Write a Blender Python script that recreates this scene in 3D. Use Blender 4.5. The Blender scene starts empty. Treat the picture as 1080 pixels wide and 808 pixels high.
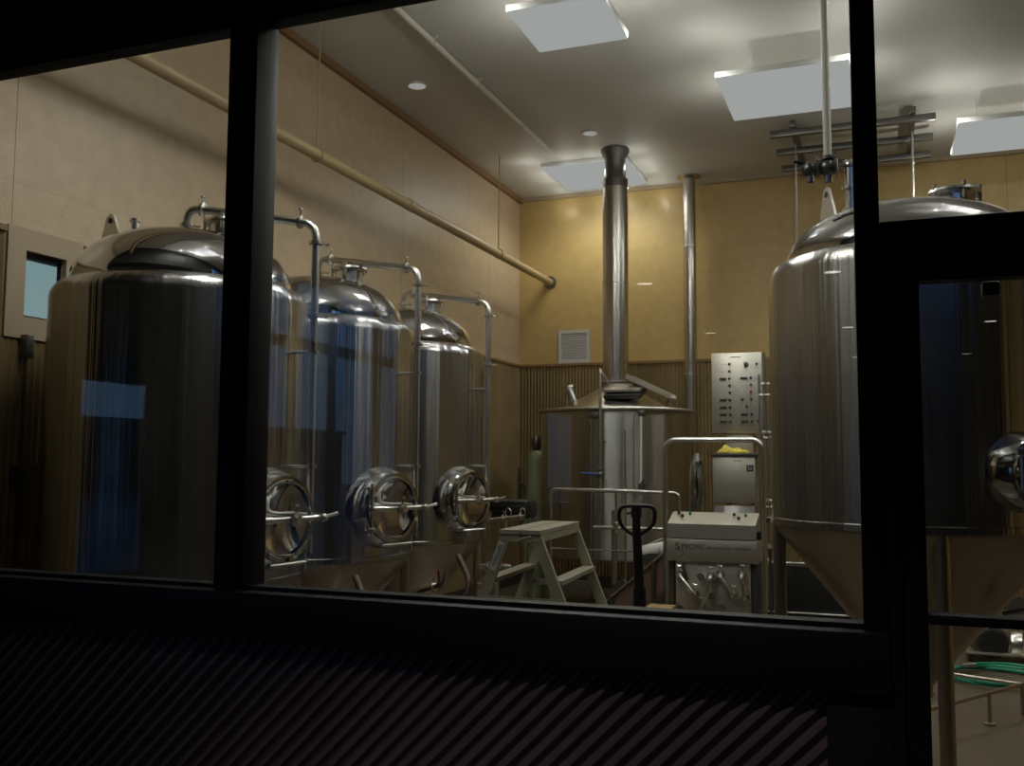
import bpy, bmesh, math, random
from mathutils import Vector, Matrix
random.seed(7)
PI = math.pi
sc = bpy.context.scene
COL = sc.collection
# ------------------------------------------------------------------ camera (solved from the vanishing lines)
F = 1015.0
EYE = Vector((0, 0, 1.65))
def _cv(px, py): return Vector((px-540, -(py-404), -F))
_Y = _cv(934, 490).normalized()
_X = -_cv(-2091, 472).normalized(); _X = (_X-_Y*_X.dot(_Y)).normalized()
_Z = _X.cross(_Y)
RW = Matrix((_X, _Y, _Z))
cam_d = bpy.data.cameras.new('camera'); cam = bpy.data.objects.new('camera', cam_d); COL.objects.link(cam)
cam.matrix_world = Matrix.Translation(EYE) @ RW.to_4x4()
cam_d.sensor_width = 36; cam_d.lens = 36*F/1080; cam_d.clip_start = .02; cam_d.clip_end = 200
sc.camera = cam
def ray(px, py): return RW @ _cv(px, py)
def atY(px, py, y): r = ray(px, py); return EYE + r*(y/r.y)
def atX(px, py, x): r = ray(px, py); return EYE + r*(x/r.x)
def atZ(px, py, z): r = ray(px, py); return EYE + r*((z-EYE.z)/r.z)

# ------------------------------------------------------------------ materials
def mat(name, col, rough=.5, metal=0., spec=.5, emit=None, es=0., bump=None, var=None, aniso=None, coords='Object', coat=0):
    m = bpy.data.materials.new(name); m.use_nodes = True
    nt = m.node_tree; b = nt.nodes['Principled BSDF']
    b.inputs['Base Color'].default_value = (*col, 1)
    b.inputs['Roughness'].default_value = rough; b.inputs['Metallic'].default_value = metal
    b.inputs['Specular IOR Level'].default_value = spec
    if coat: b.inputs['Coat Weight'].default_value = coat
    if emit: b.inputs['Emission Color'].default_value = (*emit, 1); b.inputs['Emission Strength'].default_value = es
    tc = None
    def tex(scale, vec=(1, 1, 1), detail=4):
        nonlocal tc
        if tc is None: tc = nt.nodes.new('ShaderNodeTexCoord')
        mp = nt.nodes.new('ShaderNodeMapping'); mp.inputs['Scale'].default_value = vec
        nt.links.new(tc.outputs[coords], mp.inputs[0])
        n = nt.nodes.new('ShaderNodeTexNoise'); n.inputs['Scale'].default_value = scale; n.inputs['Detail'].default_value = detail
        nt.links.new(mp.outputs[0], n.inputs['Vector']); return n
    if var:   # (scale, amount, vec)
        n = tex(var[0], var[2] if len(var) > 2 else (1, 1, 1))
        r = nt.nodes.new('ShaderNodeValToRGB')
        a = var[1]
        r.color_ramp.elements[0].position = .3; r.color_ramp.elements[1].position = .7
        r.color_ramp.elements[0].color = (*[c*(1-a) for c in col], 1)
        r.color_ramp.elements[1].color = (*[min(1, c*(1+a)) for c in col], 1)
        nt.links.new(n.outputs[0], r.inputs[0]); nt.links.new(r.outputs[0], b.inputs['Base Color'])
    if bump:  # (scale, strength, vec, distance)
        n = tex(bump[0], bump[2] if len(bump) > 2 else (1, 1, 1), 5)
        bp = nt.nodes.new('ShaderNodeBump'); bp.inputs['Strength'].default_value = bump[1]
        bp.inputs['Distance'].default_value = bump[3] if len(bump) > 3 else .01
        nt.links.new(n.outputs[0], bp.inputs['Height']); nt.links.new(bp.outputs[0], b.inputs['Normal'])
    return m
M = {}
M['wall'] = mat('painted_wall', (.49, .345, .135), .36, spec=.5, bump=(55, .35, (1, 1, 1), .006), var=(9, .07))
M['wall_left'] = mat('painted_wall_left_sheen', (.50, .385, .255), .36, spec=.5, bump=(55, .35, (1, 1, 1), .006), var=(9, .07))  # wall paint made paler and less yellow; sheen and haze put into the colour
M['wall_seam'] = mat('wall_seam', (.17, .10, .045), .6)
M['rib_tan'] = mat('tan_ribbed_metal', (.25, .18, .085), .42, metal=.35, var=(3, .12))
M['trim_brown'] = mat('brown_trim', (.24, .13, .055), .5)
M['trim_tan'] = mat('tan_trim', (.38, .30, .20), .5)
M['ceiling'] = mat('ceiling_white', (.60, .59, .56), .6, spec=.3, bump=(3, .05), var=(2, .03))
M['floor'] = mat('concrete_floor', (.115, .09, .062), .35, var=(2.5, .18), bump=(30, .08))
M['dark_floor'] = mat('dark_taproom_floor', (.03, .028, .027), .5)
M['black_frame'] = mat('black_frame', (.004, .005, .006), .5, spec=.22)
M['black_wall'] = mat('black_wall', (.012, .011, .011), .6)
M['siding'] = mat('dark_corrugated_metal', (.19, .16, .175), .30, metal=.7, var=(1.2, .2))
def steel(name, col, rough, bs=.02, vec=(14, 14, .12), sc_=8, an=0):
    m = _steel(name, col, rough, bs, vec, sc_)
    if an:      # brushed round the drum: highlights stretch up and down
        nt = m.node_tree; b = nt.nodes['Principled BSDF']; tg = nt.nodes.new('ShaderNodeTangent'); tg.direction_type = 'RADIAL'; tg.axis = 'Z'
        nt.links.new(tg.outputs[0], b.inputs['Tangent']); b.inputs['Anisotropic'].default_value = an; b.inputs['Anisotropic Rotation'].default_value = .25
    return m
def _steel(name, col, rough, bs, vec, sc_):
    return mat(name, col, rough, metal=1, bump=(sc_, bs, vec, .02), var=(sc_*.6, .06, vec))
M['tank'] = steel('brushed_tank_steel', (.43, .43, .43), .18, .5, (6, 6, .03), 2.6, an=.9)
M['tank_satin'] = steel('satin_tank_steel', (.45, .44, .415), .24, .45, (6, 6, .03), 2.6, an=.9)
M['dome'] = steel('polished_dome_steel', (.60, .60, .60), .045, .01, (3, 3, 3), 3)
M['cone'] = steel('satin_cone_steel', (.50, .44, .37), .34, .03)
M['tube'] = mat('polished_tube_steel', (.70, .69, .65), .27, metal=1)
M['kettle'] = steel('kettle_steel', (.49, .48, .44), .28, .4, (6, 6, .03), 2.4, an=.88)
M['stack'] = steel('stack_steel', (.55, .52, .47), .24, .03)
M['sheet'] = mat('sheet_steel', (.62, .59, .52), .42, metal=.95, bump=(40, .02, (.3, .3, 8), .01), var=(20, .07, (.2, .2, 6)))
M['dark_steel'] = mat('dark_steel', (.16, .15, .14), .35, metal=.8)
M['gasket'] = mat('black_rubber', (.015, .015, .015), .6)
M['beige_pipe'] = mat('beige_painted_pipe', (.46, .35, .19), .4)
M['white_pipe'] = mat('white_painted_conduit', (.60, .56, .49), .4)
M['white_lid'] = mat('lamp_housing_white', (.6, .6, .58), .5)
M['diffuser'] = mat('lamp_diffuser', (0, 0, 0), .8, spec=0, emit=(1, 1, .99), es=.42)
M['downlight'] = mat('downlight_lens', (.03, .03, .03), .8, spec=0, emit=(1, .97, .93), es=.36)
M['taplight'] = mat('tap_downlight_lens', (.5, .5, .5), .5, emit=(1, .93, .85), es=9)
M['vent'] = mat('vent_white', (.50, .50, .47), .5)
M['fiberglass'] = mat('pale_fiberglass', (.24, .225, .155), .5, var=(12, .1))
M['alu'] = mat('worn_aluminium', (.34, .32, .25), .45, metal=.5, var=(20, .1))
M['sticker'] = mat('pale_sticker', (.45, .45, .42), .5)
M['ink'] = mat('dark_ink', (.02, .02, .02), .6)
M['grey_ink'] = mat('grey_ink', (.05, .045, .04), .6)
M['black_plastic'] = mat('black_plastic', (.012, .012, .013), .4)
M['black_paint'] = mat('black_painted_steel', (.014, .014, .015), .35)
M['red'] = mat('red_plastic', (.35, .03, .02), .4)
M['green_btn'] = mat('green_plastic', (.02, .20, .10), .4)
M['blue'] = mat('blue_plastic', (.03, .08, .25), .4)
M['green_cyl'] = mat('pale_green_cylinder_paint', (.27, .32, .19), .4, var=(4, .08))
M['green_hose'] = mat('green_hose_rubber', (.01, .24, .13), .4)
M['brown_hose'] = mat('brown_hose', (.05, .022, .014), .5)
M['yellow'] = mat('yellow_cloth', (.62, .50, .07), .8, var=(30, .15))
M['white_stuff'] = mat('white_paper', (.62, .61, .57), .8)
M['wood'] = mat('pallet_wood', (.42, .27, .13), .7, var=(12, .2, (1, 12, 1)))
M['chute'] = mat('brown_chute_steel', (.33, .22, .16), .4, metal=.6, var=(3, .1))
M['asphalt'] = mat('asphalt', (.07, .075, .09), .5, var=(1.5, .3))
M['bark'] = mat('bark', (.03, .025, .02), .9)
M['far_wall'] = mat('far_wall', (.05, .05, .06), .8)
M['car_paint'] = mat('dark_car_paint', (.03, .04, .06), .2, coat=.5)
M['road_lamp'] = mat('street_lamp_lens', (.5, .5, .5), .5, emit=(1, .9, .75), es=12)
def glass():
    m = bpy.data.materials.new('window_glass'); m.use_nodes = True; nt = m.node_tree; nt.nodes.clear()
    out = nt.nodes.new('ShaderNodeOutputMaterial'); mx = nt.nodes.new('ShaderNodeMixShader')
    fr = nt.nodes.new('ShaderNodeFresnel'); ge = nt.nodes.new('ShaderNodeNewGeometry')
    mr = nt.nodes.new('ShaderNodeMapRange'); mr.inputs[3].default_value = 1.52; mr.inputs[4].default_value = 1/1.52     # same reflectance on both faces of the pane
    nt.links.new(ge.outputs['Backfacing'], mr.inputs[0]); nt.links.new(mr.outputs[0], fr.inputs[0])
    tr = nt.nodes.new('ShaderNodeBsdfTransparent'); tr.inputs[0].default_value = (.93, .95, .94, 1)
    gl = nt.nodes.new('ShaderNodeBsdfGlossy'); gl.inputs['Roughness'].default_value = 0
    nt.links.new(fr.outputs[0], mx.inputs[0]); nt.links.new(tr.outputs[0], mx.inputs[1]); nt.links.new(gl.outputs[0], mx.inputs[2])
    nt.links.new(mx.outputs[0], out.inputs[0]); return m
M['glass'] = glass()

# ------------------------------------------------------------------ mesh builder
class MB:
    def __init__(s): s.bm = bmesh.new()
    def box(s, lo, hi, bevel=0, rot=None, piv=None):
        lo, hi = Vector(lo), Vector(hi); c = (lo+hi)/2; d = hi-lo
        r = bmesh.ops.create_cube(s.bm, size=1, matrix=Matrix.Translation(c) @ Matrix.Diagonal((*[abs(v) for v in d], 1)))
        vs = r['verts']
        if bevel:
            es = list({e for v in vs for e in v.link_edges})
            b = bmesh.ops.bevel(s.bm, geom=es, offset=bevel, segments=2, affect='EDGES', profile=.5)
            vs = list({v for f in b['faces'] for v in f.verts} | {v for v in vs if v.is_valid})
        if rot is not None: bmesh.ops.rotate(s.bm, verts=vs, cent=Vector(piv) if piv is not None else c, matrix=rot)
        return s
    def bar(s, a, b, w, h, up=(0, 0, 1)):
        """rectangular bar from a to b, w across, h along up"""
        a, b = Vector(a), Vector(b); t = (b-a).normalized(); u = Vector(up); x = t.cross(u).normalized(); u = x.cross(t)
        P = [p + x*(sx*w/2)+u*(sy*h/2) for p in (a, b) for sx, sy in ((-1, -1), (1, -1), (1, 1), (-1, 1))]
        v = [s.bm.verts.new(p) for p in P]
        for f in ((0, 3, 2, 1), (4, 5, 6, 7), (0, 1, 5, 4), (1, 2, 6, 5), (2, 3, 7, 6), (3, 0, 4, 7)): s.bm.faces.new([v[i] for i in f])
        return s
    def tube(s, pts, r, seg=14, closed=False, cap=True, fillet=0, fs=6):
        pts = [Vector(p) for p in pts]
        if fillet:
            q = [pts[0]]
            for i in range(1, len(pts)-1):
                a, p, b = pts[i-1], pts[i], pts[i+1]
                d1 = (a-p); d2 = (b-p); f = min(fillet, d1.length*.49, d2.length*.49)
                A = p+d1.normalized()*f; B = p+d2.normalized()*f
                for k in range(fs+1):
                    t = k/fs; q.append(A*(1-t)**2+p*2*t*(1-t)+B*t*t)
            q.append(pts[-1]); pts = q
        n = len(pts); rings = []; rr = r if isinstance(r, (list, tuple)) else [r]*n
        if len(rr) != n: rr = [rr[0]+(rr[-1]-rr[0])*i/(n-1) for i in range(n)]
        nrm = None
        for i in range(n):
            if closed: t = (pts[(i+1) % n]-pts[i-1]).normalized()
            else: t = (pts[min(i+1, n-1)]-pts[max(i-1, 0)]).normalized()
            if nrm is None:
                nrm = t.orthogonal().normalized()
            nrm = (nrm-t*nrm.dot(t)).normalized(); bi = t.cross(nrm)
            rings.append([s.bm.verts.new(pts[i]+(nrm*math.cos(2*PI*k/seg)+bi*math.sin(2*PI*k/seg))*rr[i]) for k in range(seg)])
        for i in range(n if closed else n-1):
            A, B = rings[i], rings[(i+1) % n]
            for k in range(seg):
                f = s.bm.faces.new((A[k], A[(k+1) % seg], B[(k+1) % seg], B[k])); f.smooth = True
        if not closed and cap:
            s.bm.faces.new(rings[0][::-1]); s.bm.faces.new(rings[-1])
        return s
    def lathe(s, prof, o=(0, 0, 0), axis=(0, 0, 1), seg=48, sharp=()):
        """prof: list of (r, h) along axis. r==0 closes."""
        o = Vector(o); ax = Vector(axis).normalized(); u = ax.orthogonal().normalized()
        if abs(ax.z) > .99: u = Vector((1, 0, 0))
        w = ax.cross(u); rings = []
        for r, h in prof:
            if r <= 1e-6: rings.append([s.bm.verts.new(o+ax*h)])
            else: rings.append([s.bm.verts.new(o+ax*h+(u*math.cos(2*PI*k/seg)+w*math.sin(2*PI*k/seg))*r) for k in range(seg)])
        for i in range(len(rings)-1):
            A, B = rings[i], rings[i+1]
            for k in range(seg):
                k2 = (k+1) % seg
                if len(A) == 1 and len(B) == 1: continue
                if len(A) == 1: f = s.bm.faces.new((A[0], B[k2], B[k]))
                elif len(B) == 1: f = s.bm.faces.new((A[k], A[k2], B[0]))
                else: f = s.bm.faces.new((A[k], A[k2], B[k2], B[k]))
                f.smooth = True
        return s
    def prism(s, poly, ext):
        """poly: list of 3-D points (planar), extruded by vector ext"""
        ext = Vector(ext); a = [s.bm.verts.new(Vector(p)) for p in poly]; b = [s.bm.verts.new(Vector(p)+ext) for p in poly]
        s.bm.faces.new(a[::-1]); s.bm.faces.new(b); n = len(a)
        for i in range(n): s.bm.faces.new((a[i], a[(i+1) % n], b[(i+1) % n], b[i]))
        return s
    def ball(s, c, r, sc3=(1, 1, 1)):
        x = bmesh.ops.create_uvsphere(s.bm, u_segments=16, v_segments=10, radius=r, matrix=Matrix.Translation(c) @ Matrix.Diagonal((*sc3, 1)))
        for v in x['verts']:
            for f in v.link_faces: f.smooth = True
        return s
    def build(s, name, m, parent=None, recalc=True):
        if recalc: bmesh.ops.recalc_face_normals(s.bm, faces=s.bm.faces)
        me = bpy.data.meshes.new(name); s.bm.to_mesh(me); s.bm.free()
        me.materials.append(M[m] if isinstance(m, str) else m)
        o = bpy.data.objects.new(name, me); COL.objects.link(o)
        if parent is not None:
            o.parent = parent
            o.matrix_parent_inverse = Matrix.Identity(4)
        for p in me.polygons: pass
        try: me.set_sharp_from_angle(angle=math.radians(35))
        except Exception: pass
        return o
def tag(o, label=None, cat=None, group=None, kind=None):
    if label: o['label'] = label
    if cat: o['category'] = cat
    if group: o['group'] = group
    if kind: o['kind'] = kind
    return o
def struct(o): o['kind'] = 'structure'; return o
def thing(name, loc, label, cat, group=None, rz=0):
    o = bpy.data.objects.new(name, None); COL.objects.link(o); o.location = loc; o.rotation_euler = (0, 0, rz)
    o.empty_display_size = .1
    return tag(o, label, cat, group)
def copy_tree(o, parent=None):
    c = o.copy(); COL.objects.link(c); c.parent = parent
    for ch in [x for x in list(bpy.data.objects) if x.parent == o]: copy_tree(ch, c)
    return c

# ------------------------------------------------------------------ room shell
XL, XR, YF, YB, ZC = -4.75, 6.6, 2.62, 12.53, 5.37
G = 2.60                       # glass plane
ZW = 2.97                      # top of the ribbed wainscot
struct(MB().box((XL-.2, YF-.08, -.12), (XR+.2, YB+.2, 0)).build('floor', 'floor'))
struct(MB().box((XL-.2, YF-.08, ZC), (XR+.2, YB+.2, ZC+.12)).build('ceiling', 'ceiling'))
def seam_mat(src_='wall'):
    m = M[src_].copy(); m.name = 'painted_wall_sheets'; nt = m.node_tree; b = nt.nodes['Principled BSDF']
    tc = nt.nodes.new('ShaderNodeTexCoord'); sp = nt.nodes.new('ShaderNodeSeparateXYZ'); nt.links.new(tc.outputs['Object'], sp.inputs[0])
    def mth(op, a, v=None, l=None):
        n = nt.nodes.new('ShaderNodeMath'); n.operation = op; nt.links.new(a, n.inputs[0])
        if v is not None: n.inputs[1].default_value = v
        if l is not None: nt.links.new(l, n.inputs[1])
        return n.outputs[0]
    masks = []
    for ax, off in (('Y', 4.115), ('X', -1.02)):
        a = mth('SUBTRACT', sp.outputs[ax], off-24.4); a = mth('MODULO', a, 2.44); a = mth('SUBTRACT', a, 1.22); a = mth('ABSOLUTE', a); a = mth('GREATER_THAN', a, 1.2165)
        masks.append(a)
    k = mth('MAXIMUM', masks[0], l=masks[1])
    mx = nt.nodes.new('ShaderNodeMix'); mx.data_type = 'RGBA'
    src = b.inputs['Base Color'].links[0].from_socket
    nt.links.new(src, mx.inputs['A']); mx.inputs['B'].default_value = (.26, .16, .07, 1)
    nt.links.new(k, mx.inputs['Factor']); nt.links.new(mx.outputs['Result'], b.inputs['Base Color'])
    return m
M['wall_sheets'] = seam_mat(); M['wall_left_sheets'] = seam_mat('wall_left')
# left wall with the small window opening
WY0, WY1, WZ0, WZ1 = 4.20, 4.50, 2.49, 2.885
w = MB()
w.box((XL-.2, YF-.08, 0), (XL, WY0, ZC)); w.box((XL-.2, WY1+.4, 0), (XL, YB+.2, ZC)); w.box((XL-.03, WY1, WZ0), (XL, WY1+.4, WZ1))
w.box((XL-.2, WY0, 0), (XL, WY1+.4, WZ0)); w.box((XL-.2, WY0, WZ1), (XL, WY1+.4, ZC))
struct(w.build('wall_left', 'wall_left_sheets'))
struct(MB().box((XL-.2, YB, 0), (XR+.2, YB+.2, ZC)).build('wall_back', 'wall_sheets'))
struct(MB().box((XR, YF, 0), (XR+.2, YB+.2, ZC)).build('wall_right', 'wall'))
def corrug(mb, a, b, z0, z1, n, pitch=.046, amp=.008):
    a, b, n = Vector(a), Vector(b), Vector(n); L = (b-a).length; t = (b-a)/L; cnt = int(L/pitch*6)
    prev = None
    for i in range(cnt+1):
        u = L*i/cnt; off = amp*(1+math.sin(2*PI*u/pitch)); p = a+t*u+n*off
        cur = (mb.bm.verts.new((p.x, p.y, z0)), mb.bm.verts.new((p.x, p.y, z1)))
        if prev: f = mb.bm.faces.new((prev[0], cur[0], cur[1], prev[1])); f.smooth = True
        prev = cur
    return mb
w = MB()
corrug(w, (XL+.012, YF, 0), (XL+.012, WY0-.14, 0), .15, ZW, (1, 0, 0))
corrug(w, (XL+.012, WY0-.14, 0), (XL+.012, WY1+.14, 0), .15, WZ0-.14, (1, 0, 0))
corrug(w, (XL+.012, WY1+.14, 0), (XL+.012, YB, 0), .15, ZW, (1, 0, 0))
struct(w.build('trim_1', 'rib_tan', recalc=False))
struct(corrug(MB(), (XL, YB-.012, 0), (XR, YB-.012, 0), .15, ZW, (0, -1, 0)).build('trim_2', 'rib_tan', recalc=False))
struct(MB().box((XL, WY1+.14, ZW), (XL+.04, YB, ZW+.035)).box((XL, YF, ZW), (XL+.04, WY0-.14, ZW+.035)).build('trim_3', 'trim_brown'))
struct(MB().box((XL+.04, YB-.04, ZW), (XR, YB, ZW+.035)).build('trim_4', 'trim_brown'))
struct(MB().box((XL, YF, ZC-.07), (XL+.05, YB, ZC)).build('trim_5', 'trim_brown'))
struct(MB().box((XL+.05, YB-.05, ZC-.05), (XR, YB, ZC)).build('trim_6', 'trim_tan'))
struct(MB().box((XL, YF, 0), (XL+.03, YB, .15)).build('baseboard_left', 'dark_steel'))
struct(MB().box((XL+.03, YB-.03, 0), (XR, YB, .15)).build('baseboard_back', 'dark_steel'))
# small window in the left wall
win = thing('window_1', (XL, (WY0+WY1)/2, WZ0), None, None); win['kind'] = 'structure'
def rel(o, t): o.location = o.location - t.location; return o
def kid(mb, name, m, par, sub=None):
    """a part of the thing par; with sub, a sub-part hung under that part"""
    o = mb.build(name, m, sub if sub is not None else par)
    o.data.transform(Matrix.Translation(par.location).inverted()); return o
k = MB()
k.box((XL, WY0-.13, WZ0-.13), (XL+.035, WY0, WZ1+.13)); k.box((XL, WY1, WZ0-.13), (XL+.035, WY1+.13, WZ1+.13))
k.box((XL, WY0, WZ1), (XL+.035, WY1, WZ1+.13)); k.box((XL, WY0, WZ0-.13), (XL+.035, WY1, WZ0))
kid(k, 'window_frame', 'trim_tan', win)
kid(MB().box((XL-.03, WY0, WZ0), (XL-.01, WY0+.012, WZ1)).box((XL-.03, WY1-.012, WZ0), (XL-.01, WY1, WZ1)).box((XL-.03, WY0, WZ1-.03), (XL-.01, WY1, WZ1)).box((XL-.03, WY0, WZ0), (XL-.01, WY1, WZ0+.015)), 'window_sash', 'black_frame', win)
kid(MB().box((XL-.024, WY0+.01, WZ0+.012), (XL-.018, WY1-.01, WZ1-.03)), 'pane', 'glass', win)

# ------------------------------------------------------------------ storefront
ZS, ZH = 1.245, 3.11
Y0, Y1 = 2.54, 2.66
def fr(name, lo, hi, extra=None):
    b = MB().box(lo, hi, bevel=.004)
    if extra: extra(b)
    return struct(b.build(name, 'black_frame'))
fr('trim_7', (XL, Y0, ZH), (-.06, Y1, ZH+.16), lambda b: b.box((XL, Y0+.03, ZH-.012), (-.06, Y1-.03, ZH)))          # head
fr('trim_8', (XL, Y0-.03, 1.10), (-.0, Y1+.02, ZS), lambda b: b.box((XL, Y0+.03, ZS), (-.06, Y1-.03, ZS+.012)))          # sill
fr('trim_9', (-1.995, Y0, ZS), (-1.885, Y1, ZH), lambda b: b.box((-1.972, Y0-.012, ZS), (-1.908, Y0, ZH)))                # mullion
fr('trim_10', (-.06, Y0, 1.245), (.0, Y1, 4.4))                                                                           # right mullion
fr('trim_11', (0, Y0, 2.135), (2.0, Y1, 2.256))                                                                           # transom bar
fr('trim_12', (-.15, Y0, 0), (0, Y1, 1.10))                                                                         # base of the post
fr('trim_13', (1.06, Y0, 0), (1.12, Y1, 4.4))
fr('trim_14', (0, Y0, 0), (.03, Y1, 2.135))
struct(MB().box((XL, G-.004, ZS+.01), (-1.99, G+.004, ZH-.01)).build('window_2', 'glass'))
struct(MB().box((-1.89, G-.004, ZS+.01), (-.055, G+.004, ZH-.01)).build('window_3', 'glass'))
struct(MB().box((0, G-.004, 2.25), (1.06, G+.004, 4.4)).build('window_4', 'glass'))
struct(MB().box((1.12, G-.004, 0.1), (2.0, G+.004, 2.14)).box((1.12, G-.004, 2.25), (2.0, G+.004, 4.4)).build('window_5', 'glass'))
# door
d = thing('door_1', (.03, G, 0), None, None); d['kind'] = 'structure'
kid(MB().box((.03, Y0+.03, .01), (.088, Y1-.03, 2.13), .003).box((1.0, Y0+.03, .01), (1.058, Y1-.03, 2.13), .003).box((.088, Y0+.03, 2.075+.03), (1.0, Y1-.03, 2.13), .003).box((.088, Y0+.03, .01), (1.0, Y1-.03, .20), .003), 'door_frame', 'black_frame', d)
kid(MB().box((.088, Y0+.01, 1.268), (1.0, Y0+.06, 1.292), .003), 'push_bar', 'black_frame', d)
kid(MB().box((.088, G-.003, .2), (1.0, G+.003, 2.105)), 'pane', 'glass', d)
kid(MB().box((.235, Y1-.03, 2.07), (.275, Y1+.01, 2.106), .004), 'latch', 'black_plastic', d)
# front wall round the storefront
struct(MB().box((XL-.2, 2.55, ZH+.16), (-.06, 2.72, ZC)).box((-.06, 2.55, 4.4), (XR, 2.72, ZC)).box((2.0, 2.55, 0), (XR, 2.72, 4.4))
       .box((XL-.2, 2.58, 0), (-.15, 2.68, 1.10)).build('wall_front', 'black_wall'))
# diagonal corrugated siding below the sill
b = MB(); pitch = .0385; amp = .0105
import itertools
Lh = 5.4
prev = None
nst = int(2*Lh/pitch*8)
for i in range(nst+1):
    u = -Lh+2*Lh*i/nst; ph = 2*PI*u/pitch; s_ = math.sin(ph); off = amp*max(-1, min(1, s_*1.5))
    c_ = math.sqrt(.5)
    A = Vector((u*c_-3.6*c_, off, -u*c_-3.6*c_)); B = Vector((u*c_+3.6*c_, off, -u*c_+3.6*c_))
    cur = (b.bm.verts.new(A+Vector((-2.4, 2.565, .55))), b.bm.verts.new(B+Vector((-2.4, 2.565, .55))))
    if prev: f = b.bm.faces.new((prev[0], cur[0], cur[1], prev[1])); f.smooth = True
    prev = cur
for co, no in (((-.15, 0, 0), (1, 0, 0)), ((XL, 0, 0), (-1, 0, 0)), ((0, 0, 0), (0, 0, -1)), ((0, 0, 1.10), (0, 0, 1))):
    bmesh.ops.bisect_plane(b.bm, geom=b.bm.verts[:]+b.bm.edges[:]+b.bm.faces[:], plane_co=co, plane_no=no, clear_outer=True)
struct(b.build('trim_15', 'siding', recalc=False))
for px, py in ((682, 711), (857, 729), (360, 690), (556, 702)):
    p = atY(px, py, 2.552); sc_o = MB().lathe([(0, 0), (.006, 0), (.005, .004), (0, .005)], p, (0, -1, 0), 10).build('siding_screw', 'ink')
    tag(sc_o, 'tiny dark screw head near the top edge of the slanted ribbed siding', 'screw', 'screws in the ribbed siding')

# ------------------------------------------------------------------ dark room the photo is taken from
XS = -5.0
struct(MB().box((XL-.4, -14, -.12), (4.2, 2.54, 0)).build('floor_2', 'dark_floor'))
struct(MB().box((XL-.4, -14, 3.36), (4.2, 2.54, 3.46)).build('ceiling_2', 'black_wall'))
struct(MB().box((XL-.4, -14.1, 0), (4.2, -14, 3.36)).build('wall_rear', 'black_wall'))
struct(MB().box((4.1, -14, 0), (4.2, 2.54, 3.36)).build('wall_side', 'black_wall'))
ops = [(-.50, .25, .86, 2.20), (-4.45, -1.67, .62, 2.70), (-4.45, -1.67, 2.78, 3.34), (-11.0, -9.3, .9, 2.47)]
w = MB()
ys = [-14, -11.0, -9.3, -4.45, -1.67, -.50, .25, 2.54]
for i in range(len(ys)-1):
    a, b_ = ys[i], ys[i+1]
    zz = [(o[2], o[3]) for o in ops if abs(o[0]-a) < .01]
    z = 0
    for z0, z1 in sorted(zz): w.box((XS-.15, a, z), (XS, b_, z0)); z = z1
    w.box((XS-.15, a, z), (XS, b_, 3.36))
struct(w.build('wall_outer', 'black_wall'))
k = MB()
for o in ops:
    k.box((XS-.09, o[0], o[2]), (XS-.084, o[1], o[3]))
struct(k.build('window_6', 'glass'))
k = MB()
for y in (-3.9, -3.0, -2.3): k.box((XS-.12, y-.02, .62), (XS-.05, y+.02, 3.34))
struct(k.build('trim_16', 'black_frame'))
# outdoors at dusk, seen through the windows and mirrored in glass and tanks
struct(MB().box((-70, -60, -.25), (XL-.4, 60, -.13)).build('ground', 'asphalt'))
for i, (x, y, wx, wy, h) in enumerate(((-44, -38, 8, 46, 3.7), (-50, 2, 9, 24, 4.6))):
    t = thing('distant_building', (x, y, -.13), ['low flat dark building far across the street, seen only as a mirrored skyline', 'taller flat building far across the street, next to the low dark one', 'long low building far down the street, farthest of the mirrored skyline'][i], 'building', None)
    kid(MB().box((x-wx/2, y-wy/2, -.13), (x+wx/2, y+wy/2, h)), 'facade', 'far_wall', t)
    kid(MB().box((x-wx/2-.3, y-wy/2-.3, h), (x+wx/2+.3, y+wy/2+.3, h+.3)), 'roof', 'asphalt', t)
for i, (x, y, h) in enumerate(((-12, -1.0, 5.2), (-16, -8.2, 6.0), (-15.5, -4.4, 5.0))):
    t = thing('bare_tree', (x, y, -.13), ['bare leafless tree outside the side windows, nearest to the glass', 'tall bare leafless tree outside the side windows, far back', 'slim bare leafless tree outside between the other two'][i], 'tree', None)
    kid(MB().tube([(x, y, -.13), (x+.05, y, h*.4), (x-.05, y+.1, h)], [.09, .02], 8), 'trunk', 'bark', t)
    bm_ = MB(); rr = random.Random(i)
    def br(p, d_, L, r, n):
        q = p+d_*L; bm_.tube([p, (p+q)/2+Vector((rr.uniform(-.05, .05),)*3)*L, q], [r, r*.5], 5, cap=False)
        if n:
            for _ in range(3):
                br(p+d_*L*rr.uniform(.5, 1), (d_+Vector((rr.uniform(-.8, .8), rr.uniform(-.8, .8), rr.uniform(-.1, .6)))).normalized(), L*.62, r*.5, n-1)
    for kk in range(9):
        a = kk*2.4; br(Vector((x, y, h*(.3+.07*kk))), Vector((math.cos(a), math.sin(a), .8)).normalized(), h*.26, .03, 3)
    o = bm_.build('branches', 'bark', t); o.data.transform(Matrix.Translation(-t.location))
for i, (x, y, h) in enumerate(((-30, 3.5, 3.0), (-34, -12, 3.4), (-30, -3.2, 3.0))):
    t = thing('street_lamp', (x, y, -.13), ['lit street lamp across the car park, mirrored as a dot of light', 'lit street lamp farthest across the car park', 'lit street lamp across the car park behind the bare trees'][i], 'street lamp', None)
    kid(MB().tube([(x, y, -.13), (x, y, h), (x+.5, y, h+.1)], .04, 8), 'pole', 'black_paint', t)
    kid(MB().ball((x+.5, y, h+.02), .09), 'lamp_head', 'road_lamp', t)

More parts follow.
